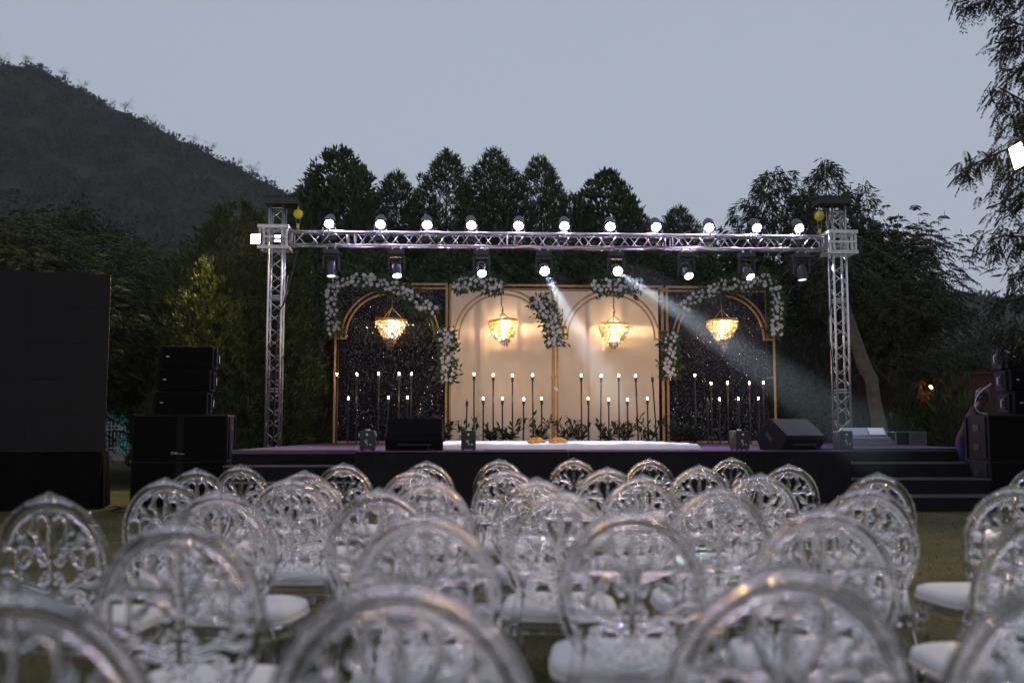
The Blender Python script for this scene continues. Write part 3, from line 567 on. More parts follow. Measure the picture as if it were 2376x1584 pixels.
# chain hoists
def hoist(px, py, lab, side):
    u, z = SP(px, py, VT - .02); t = thing('chain_hoist', lab, 'chain hoist', S(u, VT - .02, z), TH, 'yellow chain hoists on the towers')
    zt = zc[side][2] - .08 - z; b = MB(); b.lathe([(.001, -.075), (.06, -.075), (.075, -.06), (.1, -.05), (.105, 0), (.1, .05), (.075, .06), (.06, .075), (.001, .075)], 20, Matrix.Rotation(PI / 2 + (.7 if side > 0 else .15), 4, Vector((1, 0, .25 if side > 0 else 0)).normalized()))
    for k in range(6): a = k * PI / 3; b.tube([(.085 * math.cos(a), -.06, .085 * math.sin(a)), (.085 * math.cos(a), -.075, .085 * math.sin(a))], .008, 6)
    b.build('hoist_body', M['yellow'], t, smooth=.6); b = MB(); b.tube([(0, 0, .09), (0, 0, zt)], .012, 8); b.tube([(0, 0, .09), (.02, 0, .13), (0, 0, .16), (-.02, 0, .13)], .009, 6, closed=True); b.build('hook', M['yellow'], t, smooth=True)
    zd = beamz(u) + CC / 2 - z; b = MB()
    for dx in (-.05, .05):
        x1 = 0.0; n = int((-zd - .1) / .03)
        for k in range(n): f = k / n; c = Vector((dx + (x1 - dx) * f * .8, 0, -.09 - .03 * k)); b.tube([c + Vector((.008 * (k % 2), .008 * (1 - k % 2), .016)), c - Vector((.008 * (k % 2), .008 * (1 - k % 2), .016))], .006, 5)
    b.build('load_chain', M['chain'], t); b = MB(); b.box((0, 0, zd + .14), (.05, .05, .09)); b.tube([(0, 0, zd + .1), (.03, 0, zd + .05), (.015, 0, zd + .012), (-.02, 0, zd + .03)], .011, 6); b.build('lower_hook', M['yellow'], t, smooth=.6)
hoist(692, 497, 'yellow chain hoist hanging from the head of the left tower', -1); hoist(1901, 502, 'yellow chain hoist hanging from the head of the right tower', 1)
# fallen chain / cable on the left tower
def curve_thing(name, label, cat, pts, r, mat, n=6):
    b = MB(); o0 = Vector(pts[0]); b.tube([Vector(p) - o0 for p in pts], r, n); o = b.build(name, M[mat], smooth=True); o.location = o0; return tag(o, label, cat)
def smooth_path(pts, k=8):
    P = [Vector(p) for p in pts]; out = []
    for i in range(len(P) - 1):
        p0, p1, p2, p3 = P[max(i - 1, 0)], P[i], P[i + 1], P[min(i + 2, len(P) - 1)]
        for j in range(k):
            t = j / k; out.append(.5 * ((2 * p1) + (p2 - p0) * t + (2 * p0 - 5 * p1 + 4 * p2 - p3) * t * t + (3 * p1 - p0 - 3 * p2 + p3) * t ** 3))
    return out + [P[-1]]
def sw(px, py, v): u, z = SP(px, py, v); return S(u, v, z)
curve_thing('power_cable', 'thick black cable looping down the right side of the left tower', 'cable', smooth_path([sw(690, 578, VT - .2), sw(684, 610, VT - .22), sw(668, 670, VT - .25), sw(658, 705, VT - .25), sw(648, 725, VT - .22), sw(642, 790, VT - .2), sw(638, 900, VT - .2), sw(634, 1030, VT - .2)]), .018, 'cable')
curve_thing('power_cable', 'black cable hanging down the left side of the right tower', 'cable', smooth_path([sw(1925, 600, VT - .2), sw(1928, 700, VT - .24), sw(1922, 760, VT - .24), sw(1932, 850, VT - .22), sw(1934, 1010, VT - .2)]), .014, 'cable')
curve_thing('hoist_chain', 'slack steel chain trailing down inside the left tower', 'chain', smooth_path([sw(668, 640, VT), sw(655, 740, VT), sw(650, 860, VT), sw(645, 1025, VT)]), .009, 'chain')
# ------------------------------------------------------------------ wash lights on top of the beam
def rosette(r):
    b = MB()
    for k in range(9): a = 2 * PI * k / 9; b.lathe([(.001, 0), (.034 * r / .11, 0)], 12, Matrix.Translation((.078 * r / .11 * math.cos(a), .078 * r / .11 * math.sin(a), 0)))
    b.lathe([(.012, .0006), (.082 * r / .11, .0006)], 24); return b
def wash(label=None):
    t = thing('wash_light', label, 'wash light', (0, 0, 0), 0, 'wash lights along the top of the beam')
    b = MB(); b.box((0, 0, -.12), (.30, .18, .08)); b.tube([(-.14, .0, -.1), (-.14, 0, .19)], .014, 8); b.tube([(.14, 0, -.1), (.14, 0, .19)], .014, 8); b.build('yoke', M['plastic'], t, smooth=.6, bevel=.0)
    b = MB(); b.tube([(0, -.11, -.04), (0, -.11, .035)], .034, 8); b.box((0, -.08, -.06), (.06, .12, .03)); b.build('clamp', M['alu'], t, smooth=.6)
    A = Matrix.Translation((0, -.05, .185)) @ Matrix.Rotation(PI / 2 + math.radians(36), 4, 'X')
    b = MB(); b.lathe([(.001, -.34), (.05, -.335), (.1, -.30), (.122, -.22), (.125, -.02), (.128, .0), (.128, .012), (.118, .012), (.118, .002), (.001, .001)], 26, A); h = b.build('head', M['plastic'], t, smooth=.7)
    b = rosette(.09); o = b.build('lens', M['led'], h); o.matrix_local = A @ Matrix.Translation((0, 0, .009)); return t
wl = [(754, 517), (872, 519), (980, 520), (1082, 522), (1192, 524), (1298, 526), (1404, 526), (1510, 527), (1633, 527), (1742, 527), (1840, 526)]
ords = ['first', 'second', 'third', 'fourth', 'fifth', 'sixth', 'seventh', 'eighth', 'ninth', 'tenth', 'eleventh']
w0 = None
for i, (x, y) in enumerate(wl):
    u, z = SP(x * 1.0102, y * 1.0102, VT - .2); lab = f'glowing white violet wash lamp on top of the beam, {ords[i]} from the left tower'
    loc = S(u, VT - .03, beamz(u) + CC / 2)
    if w0 is None: w0 = wash(lab); w0.location = loc; w0.rotation_euler = (0, 0, TH)
    else: dup(w0, loc, TH + random.uniform(-.12, .12), lab)
# moving heads below the beam
def moving(px, py, lens, aim, lab, i):
    u, z = SP(px, py, VT); zt = beamz(u) - CC / 2 - RC; t = thing('moving_head', lab, 'moving head light', S(u, VT, zt), TH, 'moving head lamps hanging under the beam')
    b = MB()
    for x in (-.09, .09): b = MB(); b.tube([(x, -.03, .05), (x, -.03, .0)], .03, 8); b.box((x, -.03, -.03), (.03, .05, .06)); b.build('clamp', M['alu'], t, smooth=.6)
    b = MB(); b.box((0, 0, -.115), (.34, .26, .11)); b.box((0, 0, -.175), (.36, .22, .02)); b.build('base', M['plastic'], t, bevel=.012)
    b = MB(); b.box((0, 0, -.2), (.30, .14, .04))
    for x in (-.165, .165): b.prism([(-.07, -.19), (.07, -.19), (.05, -.5), (.02, -.54), (-.02, -.54), (-.05, -.5)], x - .022, x + .022)
    b.build('yoke', M['plastic'], t, bevel=.006)
    piv = Vector((0, 0, -.46)); wp = S(u, VT, zt) + piv; d = (Vector(aim) - wp).normalized(); dl = Vector((d.dot(EX), d.dot(EY), d.z))
    A = Matrix.Translation(piv) @ dl.to_track_quat('Z', 'Y').to_matrix().to_4x4()
    b = MB(); b.lathe([(.001, -.2), (.06, -.2), (.1, -.17), (.125, -.08), (.13, .04), (.118, .10), (.106, .16), (.106, .2), (.096, .2), (.096, .188), (.001, .187)], 24, A); h = b.build('head', M['plastic'], t, smooth=.7)
    b = MB(); b.lathe([(.001, .012), (.05, .009), (.094, 0)], 24); o = b.build('lens', M[lens], h); o.matrix_local = A @ Matrix.Translation((0, 0, .19))
    return wp + d * .2, d
mh = [(768, 655, 'beam_dim', (-.35, -.05), 'dim lamp pointing almost straight down, nearest the left tower'), (920, 646, 'beam_mid', None, 'moving lamp second from the left, tilted down over the left garland'), (1117, 644, 'beam_mid', None, 'bright moving lamp in front of the first cream arch garland'), (1262, 638, 'beam_on', None, 'brilliant moving lamp sending a short steep beam over the first cream arches'), (1429, 638, 'beam_on', None, 'brilliant moving lamp sending the long beam to the right'), (1593, 650, 'beam_mid', None, 'bright moving lamp between the second cream arch and the right sequin arch'), (1733, 650, 'beam_mid', None, 'bright moving lamp in front of the right garland'), (1860, 659, 'beam_dim', None, 'dim lamp pointing down, nearest the right tower')]
T5 = Vector((3.53, 11.0, 1.34)); aims = []
for i, (px, py, lens, _, lab) in enumerate(mh):
    p0 = sw(px, py, VT); aim = {0: p0 + Vector((.15, -.55, -2)), 1: p0 + Vector((.25, -.8, -1.6)), 2: p0 + Vector((.3, -2.4, -1.8)), 3: Vector((1.46, 12.0, 1.14)), 4: T5, 5: p0 + Vector((.5, -2.0, -2)), 6: p0 + Vector((.8, -1.7, -2)), 7: p0 + Vector((.1, -.4, -2))}[i]
    aims.append(moving(px, py, lens, aim, lab, i))
def spot(name, p, d, W, col, ang, blend, r=.09):
    l = bpy.data.lights.new(name, 'SPOT'); l.energy = W; l.color = col; l.spot_size = math.radians(ang); l.spot_blend = blend; l.shadow_soft_size = r
    o = link(name, l); o.location = p; o.rotation_euler = Vector(d).to_track_quat('-Z', 'Y').to_euler(); return o
BEAM_W = globals().get('BEAM_W', 2600)
for i, W, ang in ((3, BEAM_W * 1.5, 3.8), (4, BEAM_W * 1.35, 3.7)):
    p, d = aims[i]; spot('beam_spot', p + d * .06, d, W, (.74, .9, 1.0), ang, .7, .06)
VIO = (.86, .74, 1.0)
for i, W in ((2, 420), (5, 420), (6, 420), (1, 160)):
    p, d = aims[i]; spot('wash_spot', p + d * .06, (S(1.2 + (i - 4) * .7, 3.0, HS) - p), W, VIO, 46, .8)
# warm floodlight beside left tower, added glowing bars
def flood(label, p, facing, w, h, face='flood', grp=None):
    t = thing('floodlight', label, 'floodlight', p, facing, grp); b = MB(); b.box((0, .03, 0), (w + .03, .06, h + .03)); b.box((0, .075, 0), (w * .7, .035, h * .7))
    for k in range(5): b.box((-w * .3 + k * w * .15, .105, 0), (.008, .03, h * .65))
    hs = b.build('housing', M['black'], t); b = MB(); b.add([(-w / 2, -.003, -h / 2), (w / 2, -.003, -h / 2), (w / 2, -.003, h / 2), (-w / 2, -.003, h / 2)], [(0, 1, 2, 3)]); b.build('lamp_face', M[face], t)
    b = MB(); b.bar((-w / 2 - .025, .03, 0), (-w / 2 - .025, .03, h / 2 + .06), .012); b.bar((w / 2 + .025, .03, 0), (w / 2 + .025, .03, h / 2 + .06), .012); b.bar((-w / 2 - .03, .03, h / 2 + .06), (w / 2 + .03, .03, h / 2 + .06), .012); b.build('bracket', M['black'], t); return t
pf = sw(593, 554, VT - .3); f1 = flood('glaring warm floodlight clamped on the outer side of the left tower', pf, TH - .35, .21, .185)
p = sw(644, 553, VT - .36); t = thing('added_glow_bars', 'twin white bars added as a glow inside the sleeve block of left tower', 'lamp', p, TH)  # glowing bars added for two bright, reflection-like marks on the block
b = MB(); b.box((0, .02, 0), (.15, .03, .17)); b.build('housing', M['black'], t)
for dz in (-.05, .045): b = MB(); b.box((0, 0, dz), (.12, .012, .045)); b.build('glow_bar', M['beam_mid'], t, bevel=.005)
pr = at(2362, 362, 10.9); f2 = flood('warm floodlight high among the overhanging branches at right edge', pr, -.5, .15, .25, 'flood2'); f2.rotation_euler = (0, -.25, -1.15)
# ------------------------------------------------------------------ backdrop arches
VB = 9.9; VC = 10.6; GRP = 'arched backdrop panels'
posts = [(775, 1038), (1042, 1286), (1291, 1541), (1547, 1799)]; ctr = [905.6, 1167, 1418, 1672]
zt0 = SP(1188, 658, VB)[1]
plabs = ['arched panel of black sequin cloth in gold wood frame at the left end', 'cream draped arch panel left of the centre post', 'cream draped arch panel right of the centre post', 'arched panel of black sequin cloth crossed by the light beam at right']
PANU = []
for i, ((xa, xb), xc) in enumerate(zip(posts, ctr)):
    ua, ub, uc = SP(xa, 840, VB)[0], SP(xb, 840, VB)[0], SP(xc, 780, VB)[0]; PANU.append((ua, ub, uc)); o0 = uc
    t = thing('backdrop_panel', plabs[i], 'backdrop', S(uc, VB, HS), TH, GRP); W = .05; a, c = ua - uc + W / 2, ub - uc - W / 2; h = zt0 - HS - .012 * i
    b = MB(); d = VC - VB
    for x in (a, c): b.bar((x, 0, 0), (x, 0, h), W); b.bar((x, d, 0), (x, d, h), W * .9); b.bar((x, W / 2, h * .42), (x, d - W / 2, h * .42), .03); b.bar((x, W / 2, h - .03), (x, d - W / 2, h - .03), .03)
    for z in (.025, h - .025): b.bar((a + W / 2, 0, z), (c - W / 2, 0, z), W * .96); b.bar((a + W / 2, d, z), (c - W / 2, d, z), W * .86)
    b.build('frame', M['wood'], t, bevel=.004)
    zf = SP(1188, 784, VB)[1] - HS; R = 1.19; b = MB()
    for rr in (R, R - .11):
        pts = [(rr * math.cos(q), -.002, zf + rr * math.sin(q)) for q in [PI * k / 40 for k in range(41)]]
        for p, q in zip(pts, pts[1:]): b.bar(p, q, .04)
    for sg in (-1, 1): b.bar((sg * (R - .13), -.002, zf - .02), (sg * (abs(a if sg < 0 else c) - W / 2), -.002, zf - .02), .036)
    b.build('arch', M['wood'], t)
    # cloth hung on the rear frame
    b = MB(); black = i in (0, 3); x0, x1 = a - .01, c + .01; nx = 90; rows = [0, .25, .5, .75, 1]; yb = d - W / 2 - .012
    strips = [(x0, x1, 0)] if black else [(x0, -.42 + .1 * (i - 2), .0), (-.47 + .1 * (i - 2), .40, -.06), (.33, x1, -.012)]
    for xs0, xs1, dy in strips:
        o = len(b.v); n2 = int(nx * (xs1 - xs0) / (x1 - x0)) + 4
        for k in range(n2 + 1):
            x = xs0 + (xs1 - xs0) * k / n2
            for f in rows:
                fold = (.006 if black else .010) * (math.sin(x * 7 + i + 1.5 * f) + .5 * math.sin(x * 19 + 2 * i) * f) * (1.1 - .4 * f)
                b.v.append((x + .01 * math.sin(f * 5 + k), yb + dy + fold, .06 + (h - .12) * f))
        for k in range(n2):
            for j in range(4): b.f.append([o + k * 5 + j, o + (k + 1) * 5 + j, o + (k + 1) * 5 + j + 1, o + k * 5 + j + 1]); b.mi.append(0)
    b.build('drape', M['sequin' if black else 'cream'], t, smooth=True)
# ------------------------------------------------------------------ chandeliers
def chandelier(px, pyrim, R, tiers, lab, hang, i, tilt, H0):
    v = VB + .22; u, z = SP(px, pyrim, v); t = thing('chandelier', lab, 'chandelier', S(u, v, z), TH, 'crystal chandeliers in the arches'); t.rotation_euler = (tilt, tilt * .8, TH)
    b = MB(); b.lathe([(R - .012, -.03), (R + .008, -.03), (R + .012, 0), (R + .008, .03), (R - .012, .03), (R - .012, -.03)], 36); b.build('rim', M['gold'], t, smooth=.6)
    b = MB()
    if hang == 'tri':
        for a in (.3, 2.4, 4.5): b.tube([(R * .8 * math.cos(a), R * .8 * math.sin(a), .02), (0, 0, .30)], .006, 5)
        b.tube([(0, 0, .30), (0, 0, 1.0)], .005, 5); b.build('hanger', M['gold'], t)
    else:
        for a in (.3, 2.4, 4.5): b.tube([(R * .7 * math.cos(a), R * .7 * math.sin(a), .02), (0, 0, .24)], .007, 5)
        b.tube([(0, 0, .24), (.02, 0, .32), (-.01, 0, .42), (0, 0, 1.0)], .012, 6); b.sphere((0, 0, .29), .025, 8, 5); b.tube([(.0, 0, .2), (.06, -.02, .12), (.1, 0, .1), (.12, 0, .13)], .006, 5); b.build('hanger', M['cable'], t)
    for r, z0, ln in tiers:
        b = MB(); n = max(7, int(2 * PI * r / .055))
        for k in range(n):
            a = 2 * PI * k / n; x, y = r * math.cos(a), r * math.sin(a); l = ln * random.uniform(.9, 1.06)
            b.box((x, y, z0 - l / 2), (.008, .030, l), (random.uniform(-.05, .05), random.uniform(-.05, .05), a + random.uniform(-.3, .3)))
        o = b.build('crystal_tier', M['crystal'], t); b = MB(); b.lathe([(r - .006, z0 - .006), (r + .012, z0 - .006), (r + .012, z0 + .014), (r - .006, z0 + .014), (r - .006, z0 - .006)], 28); b.build('tier_ring', M['gold'], o)
    for k, (dx, dy, dz) in enumerate(((.13, -.04, -.17), (.02, .06, -.25), (-.03, .0, -.38))):
        b = MB(); b.sphere((dx * R / .36, dy * R / .36, dz), .026, 10, 7); b.tube([(dx * R / .36, dy * R / .36, dz + .03), (dx * R / .36, dy * R / .36, -.01)], .012, 6); b.build('bulb', M['chand'], t, smooth=True)
cone = [(.385 - .047 * k, -.02 - .088 * k, .125) for k in range(8)]; cone = [(max(.05, r), z, l) for r, z, l in cone]
drum = [(.36, -.02, .12), (.345, -.11, .13), (.31, -.20, .13), (.25, -.28, .13), (.17, -.37, .12), (.11, -.45, .11), (.06, -.52, .1)]
chandelier(908, 742, .385, cone, 'cone shaped crystal chandelier lit before the left black sequin panel', 'tri', 0, .06, 0)
chandelier(1168, 747, .36, drum, 'tiered crystal chandelier with tilted rim under the first cream arch', 'rope', 1, -.09, 0)
chandelier(1424, 752, .36, drum, 'tiered crystal chandelier with level rim under the second cream arch', 'rope', 2, .02, 0)
chandelier(1676, 746, .385, cone, 'cone shaped crystal chandelier crossed by the beam at right sequin panel', 'tri', 3, -.05, 0)
# ------------------------------------------------------------------ bulb sticks
def stick(hh, lit, lab):
    t = thing('bulb_stick', lab, 'stick lamp', (0, 0, 0), 0, 'bulb sticks before the backdrop')
    b = MB(); b.tube([(0, 0, 0), (0, 0, hh - .14)], .018, 8); b.lathe([(.001, 0), (.07, 0), (.07, .01), (.02, .02), (.016, .03)], 16); b.build('pole', M['black'], t, smooth=.6)
    b = MB(); b.lathe([(.018, hh - .16), (.031, hh - .15), (.033, hh - .045), (.024, hh - .04)], 12); b.build('socket', M['socket'], t, smooth=.6)
    b = MB(); b.lathe([(.009, hh - .05), (.010, hh - .03), (.0145, hh - .012), (.0158, hh), (.013, hh + .010), (.001, hh + .016)], 12); b.build('bulb', M['bulb' if lit else 'bulb_off'], t, smooth=True); return t
prot = {}
def put_stick(px, py, lit, lean, lab, v):
    u, z = SP(px * 1.0102, py * 1.0102, v); hh = z - HS; key = (round(hh * 8), lit); loc = S(u - math.tan(lean) * hh, v, HS)
    if key not in prot: o = prot[key] = stick(round(hh * 8) / 8 if False else hh, lit, lab); o.location = loc; o['hh'] = hh
    else: o = dup(prot[key], loc, TH, lab); o.scale = (1, 1, hh / prot[key]['hh'])
    o.rotation_euler = (0, lean, TH)
pn = ['left sequin panel', 'first cream panel', 'second cream panel', 'right sequin panel']
tall = [[(774, 858, 1, 0), (820, 858, 1, 0), (870, 857, 1, 0), (917, 857, 1, 0), (945, 857, 1, 0)], [(1089, 858, 1, 0), (1133, 860, 1, .0), (1177, 861, 1, 0), (1223, 860, 1, -.01)], [(1335, 861, 1, 0), (1381, 862, 1, .02), (1421, 861, 1, 0), (1460, 862, 1, -.03), (1498, 862, 0, -.06)], [(1596, 860, 1, 0), (1633, 879, 1, 0), (1671, 878, 1, 0), (1721, 878, 1, 0), (1753, 877, 1, 0)]]
short = [[(800, 913, 1, 0), (892, 911, 1, 0), (936, 911, 1, 0)], [(1073, 917, 0, .02), (1110, 914, 1, 0), (1154, 914, 1, 0), (1203, 915, 1, .01), (1244, 914, 1, 0)], [(1351, 914, 1, 0), (1398, 916, 1, 0), (1441, 916, 1, -.01), (1487, 914, 1, -.01)], [(1625, 915, 0, 0), (1652, 915, 1, 0), (1696, 914, 1, 0), (1742, 913, 1, 0)]]
for i in range(4):
    for kind, arr, v in (('tall', tall[i], 9.35), ('short', short[i], 9.15)):
        for k, (x, y, lit, ln) in enumerate(arr):
            put_stick(x, y, bool(lit), ln, f"{kind} {'lit' if lit else 'unlit'} stick lamp, {ords[k]} from left among {kind} ones before {pn[i]}", v)
# ------------------------------------------------------------------ potted foliage on the stage
pl = [(1028, 1.0, 'dark leafy plant behind the left stage monitor'), (1085, .95, 'leafy plant behind the spark box beside the mattress'), (1140, .75, 'low leafy plant below the second tall stick of the first cream panel'), (1180, .95, 'pale edged leafy plant in front of the middle of the first cream panel'), (1252, 1.1, 'tall leafy plant left of the centre post behind the marigolds'), (1312, .95, 'leafy plant right of the centre post'), (1345, 1.0, 'leafy plant at the first tall stick of the second cream panel'), (1408, 1.0, 'leafy plant in front of the middle of the second cream panel'), (1452, 1.15, 'upright leafy plant right of the middle of the second cream panel'), (1508, 1.1, 'leafy plant at the leaning unlit stick'), (1572, 1.05, 'dim leafy plant in front of the left part of right sequin panel'), (1610, .8, 'small dim leafy plant at the right end of the plant row')]
for i, (px, s, lab) in enumerate(pl):
    v = 8.85 + .15 * (i % 3); u, _ = SP(px, 1020, v); t = thing('leafy_plant', lab, 'plant', S(u, v, HS), random.uniform(0, 6), 'leafy plants along the foot of the backdrop')
    nst = 9; b = MB(); P = []; D = []; L = []
    for k in range(nst):
        a = 2 * PI * k / nst + random.uniform(-.3, .3); ln = s * random.uniform(.35, .62) * (1.3 if k == 0 else 1); d = Vector((math.cos(a) * .55, math.sin(a) * .55, random.uniform(.5, 1.2))).normalized(); b.tube([(0, 0, -.01), d * ln * .5 + Vector((0, 0, .03)), d * ln], [.009, .007, .004], 5)
        for j in range(9):
            f = .25 + .75 * j / 8; q = Vector((random.gauss(0, 1), random.gauss(0, 1), random.gauss(.2, .6))).normalized(); P.append(d * ln * f); D.append(d * .7 + q); L.append(random.uniform(.13, .22))
    for k in range(20): a = random.uniform(0, 6.28); P.append(Vector((.08 * math.cos(a), .08 * math.sin(a), random.uniform(.02, .2)))); D.append(Vector((math.cos(a), math.sin(a), random.uniform(0, .6)))); L.append(random.uniform(.14, .24))
    link('foliage', leaf_mesh('foliage', P, D, L, np.array(L) * .34, M['leaf_plant'], Nrm=np.tile((0, 0, 1.0), (len(P), 1)) + unit(len(P)) * .5), t); b.build('stem', M['twig'], t)
# ------------------------------------------------------------------ garlands of white roses
def rose_mesh(seed):
    rnd = random.Random(seed); b = MB(); b.sphere((0, 0, 0), .030, 8, 5, sc=(1, 1, .8))
    for ring, (n, rr, tilt, zz) in enumerate(((3, .018, .2, .016), (5, .030, .55, .008), (6, .040, 1.0, -.004))):
        for k in range(n):
            a = 2 * PI * k / n + ring * .7 + rnd.uniform(-.15, .15); Mx = Matrix.Rotation(a, 4, 'Z') @ Matrix.Translation((rr, 0, zz)) @ Matrix.Rotation(tilt, 4, 'Y'); vs = []
            for i in range(4):
                for j in range(4):
                    y = (j - 1.5) / 1.5; z = i / 3; vs.append(Mx @ Vector((-.010 * y * y + .008 * z * z, .021 * y * (1 - .25 * z * z), -.012 + .034 * z)))
            b.add(vs, [(i * 4 + j, i * 4 + j + 1, i * 4 + j + 5, i * 4 + j + 4) for i in range(3) for j in range(3)])
    return b.mesh('rose', M['rose'], smooth=True)
ROSES = [rose_mesh(k) for k in range(4)]
def garland(pts, width, nrose, lab, v=VB - .16):
    W = [Vector((*SP(x, y, v), 0)) for x, y in pts]; W = [Vector((p.x, 0, p.y)) for p in W]; c = smooth_path(W, 10); o0 = c[len(c) // 2].copy()
    t = thing('rose_garland', lab, 'flower garland', S(o0.x, v, o0.z), TH, 'white rose garlands on the arches')
    seg = [(b_ - a).length for a, b_ in zip(c, c[1:])]; tot = sum(seg)
    def pt(f):
        d = f * tot
        for i, s in enumerate(seg):
            if d <= s: q = c[i].lerp(c[i + 1], d / max(s, 1e-6)); tg = (c[i + 1] - c[i]).normalized(); return q - o0, tg
            d -= s
        return c[-1] - o0, (c[-1] - c[-2]).normalized()
    n = int(tot * 330); P = []; D = []
    for k in range(n):
        q, tg = pt(random.random()); nr = Vector((tg.z, 0, -tg.x)); w = random.gauss(0, .30) * width; P.append(q + nr * w + Vector((0, random.uniform(-.08, .06), 0))); sd = 1 if w > 0 else -1
        D.append(nr * sd * random.uniform(.2, 1) + Vector((0, -random.uniform(0, .7), 0)) + tg * random.gauss(0, .6) + Vector((0, 0, -.15)))
    L = RN.uniform(.10, .19, n); link('foliage', leaf_mesh('foliage', P, D, L, L * .36, M['leaf_garland'], Nrm=np.tile((0, -1.0, 0), (n, 1)) + unit(n) * .6), t)
    placed = []; tries = 0
    while len(placed) < nrose and tries < 4000:
        tries += 1; f = random.uniform(.01, .99); q, tg = pt(f); nr = Vector((tg.z, 0, -tg.x)); p = q + nr * random.uniform(-.40, .40) * width + Vector((0, -random.uniform(.07, .13), 0))
        if all((Vector((p.x - r.x, 0, p.z - r.z))).length > .096 for r in placed):
            placed.append(p); o = link('rose', random.choice(ROSES), t); o.location = p; s = random.uniform(.72, 1.18); o.scale = (s, s, s)
            o.rotation_euler = (PI / 2 + random.gauss(0, .45), random.uniform(0, 6.28), random.gauss(0, .45))
c4 = lambda L: [(740 + x / 3.563, 620 + y / 3.563) for x, y in L]; c5 = lambda L: [(1250 + x / 3.563, 620 + y / 3.563) for x, y in L]
garland(c4([(140, 560), (112, 420), (105, 240), (150, 140), (280, 110), (450, 120), (600, 160), (740, 230), (860, 310), (950, 385)]), .34, 98, 'long rose garland over the left corner and top of the left sequin arch')
garland(c4([(1050, 500), (1055, 700), (1062, 950)]), .34, 36, 'upright rose garland on the post between sequin and first cream panel')
garland(c4([(1105, 150), (1250, 125), (1400, 130), (1525, 165)]), .32, 32, 'short level rose garland on top of the first cream panel')
garland(c4([(1800, 240), (1860, 340), (1925, 450), (1945, 640)]), .34, 34, 'slanting rose garland drooping across the centre post')
garland(c5([(435, 150), (600, 150), (740, 155), (850, 150)]), .34, 34, 'level rose garland on top of the second cream panel beside the brightest lamp')
garland(c5([(1085, 530), (1082, 700), (1082, 920)]), .32, 32, 'upright rose garland on the post between second cream and right sequin panel')
garland(c5([(1180, 350), (1290, 260), (1400, 215), (1520, 150), (1700, 125), (1890, 120), (1955, 230), (1955, 400), (1950, 570)]), .32, 95, 'long rose garland over the top and right corner of the right sequin arch')
u, z = SP(1290, 903, VB - .05); b = MB(); b.sphere((0, 0, 0), .045, 10, 6, sc=(1, .6, 1)); b.tube([(-.05, 0, .05), (.05, 0, -.05)], .012, 6); o = b.build('cloth_knot', M['rose'], smooth=True); o.location = S(u, VB - .05, z); tag(o, 'small pale cloth knot tied on the centre post', 'knot')
# ------------------------------------------------------------------ monitors
def monitor(px, v, rz, lab, lit):
    u, _ = SP(px, 1040, v); t = thing('stage_monitor', lab, 'stage monitor', S(u, v, HS), TH + rz, 'wedge monitors on the stage front'); w = .84
    prof = [(-.30, .2), (-.285, .15), (-.17, .0), (.26, .0), (.34, .2), (.07, .47)]; b = MB(); b.prism(prof, -w / 2, w / 2); b.build('cabinet', M['cab'], t, bevel=.01)
    d = Vector((0, .37, .27)).normalized(); nrm = Vector((0, -.27, .37)).normalized(); c = Vector((0, -.115, .335)) + nrm * .008; ax = math.atan2(.27, .37)
    b = MB(); b.box(c, (w - .05, .43, .014), (ax, 0, 0)); b.build('grille', M['grille_painted_lit' if lit else 'grille'], t, bevel=.004)
    for sg in (-1, 1):
        b = MB(); b.box((sg * (w / 2 + .002), .06, .2), (.012, .15, .07), (.75, 0, 0)); b.build('handle_recess', M['black'], t, bevel=.003)
    b = MB(); b.box((0, -.243, .095), (.5, .012, .06), (-.67, 0, 0)); b.tube([(.2, -.25, .06), (.22, -.30, .02), (.3, -.34, .01)], .008, 6); b.build('connector_panel', M['black'], t)
monitor(962, .55, 0.02, 'wide black wedge monitor left of the white mattress', 0); monitor(1838, .75, .5, 'black wedge monitor turned sideways at the right of the stage front', 1)
# spark machines with their mark
def spark(px, v, rz, lab):
    u, _ = SP(px, 1040, v); t = thing('spark_machine', lab, 'spark machine', S(u, v, HS), TH + rz, 'spark machines along the stage front')
    b = MB(); b.box((0, 0, .15), (.215, .22, .26)); b.box((0, 0, .285), (.205, .21, .012)); b.build('case', M['black'], t, bevel=.008)
    b = MB()
    for x in (-.08, .08):
        for y in (-.08, .08): b.tube([(x, y, 0), (x, y, .02)], .014, 8)
    b.build('feet', M['cable'], t)
    b = MB(); b.lathe([(.001, 0), (.017, 0), (.017, .006), (.001, .006)], 16, Matrix.Translation((0, -.11, .235)) @ Matrix.Rotation(PI / 2, 4, 'X')); b.build('knob', M['plate'], t, smooth=.6)
    b = MB(); b.lathe([(.03, .29), (.035, .30), (.03, .312), (.02, .312), (.02, .30)], 16); b.build('nozzle', M['alu'], t, smooth=.6)
    b = MB(); y = -.1135
    S_ = [(.022, .143), (.008, .150), (-.010, .147), (-.016, .136), (-.008, .125), (.008, .112), (.016, .096), (.010, .080), (.0, .070)]
    p = smooth_path([(x - .01, y, z) for x, z in S_], 4); n = len(p); b.tube(p, [.0015 + .0045 * math.sin(PI * min(1, i / n + .05)) for i in range(n)], 6)
    for q in ([(.034, .098), (.062, .099)], [(.041, .098), (.039, .074)], [(.055, .098), (.056, .078), (.06, .074)]): b.tube([(x, y, z) for x, z in q], .0026, 5)
    b.build('logo', M['silver'], t)
    for sg in (-1, 1): b = MB(); b.tube([(sg * .105, -.03, .24), (sg * .125, -.03, .24)], .012, 8); b.tube([(sg * .125, -.03, .25), (sg * .125, -.03, .2)], .008, 6); b.build('tilt_bracket', M['alu'], t)
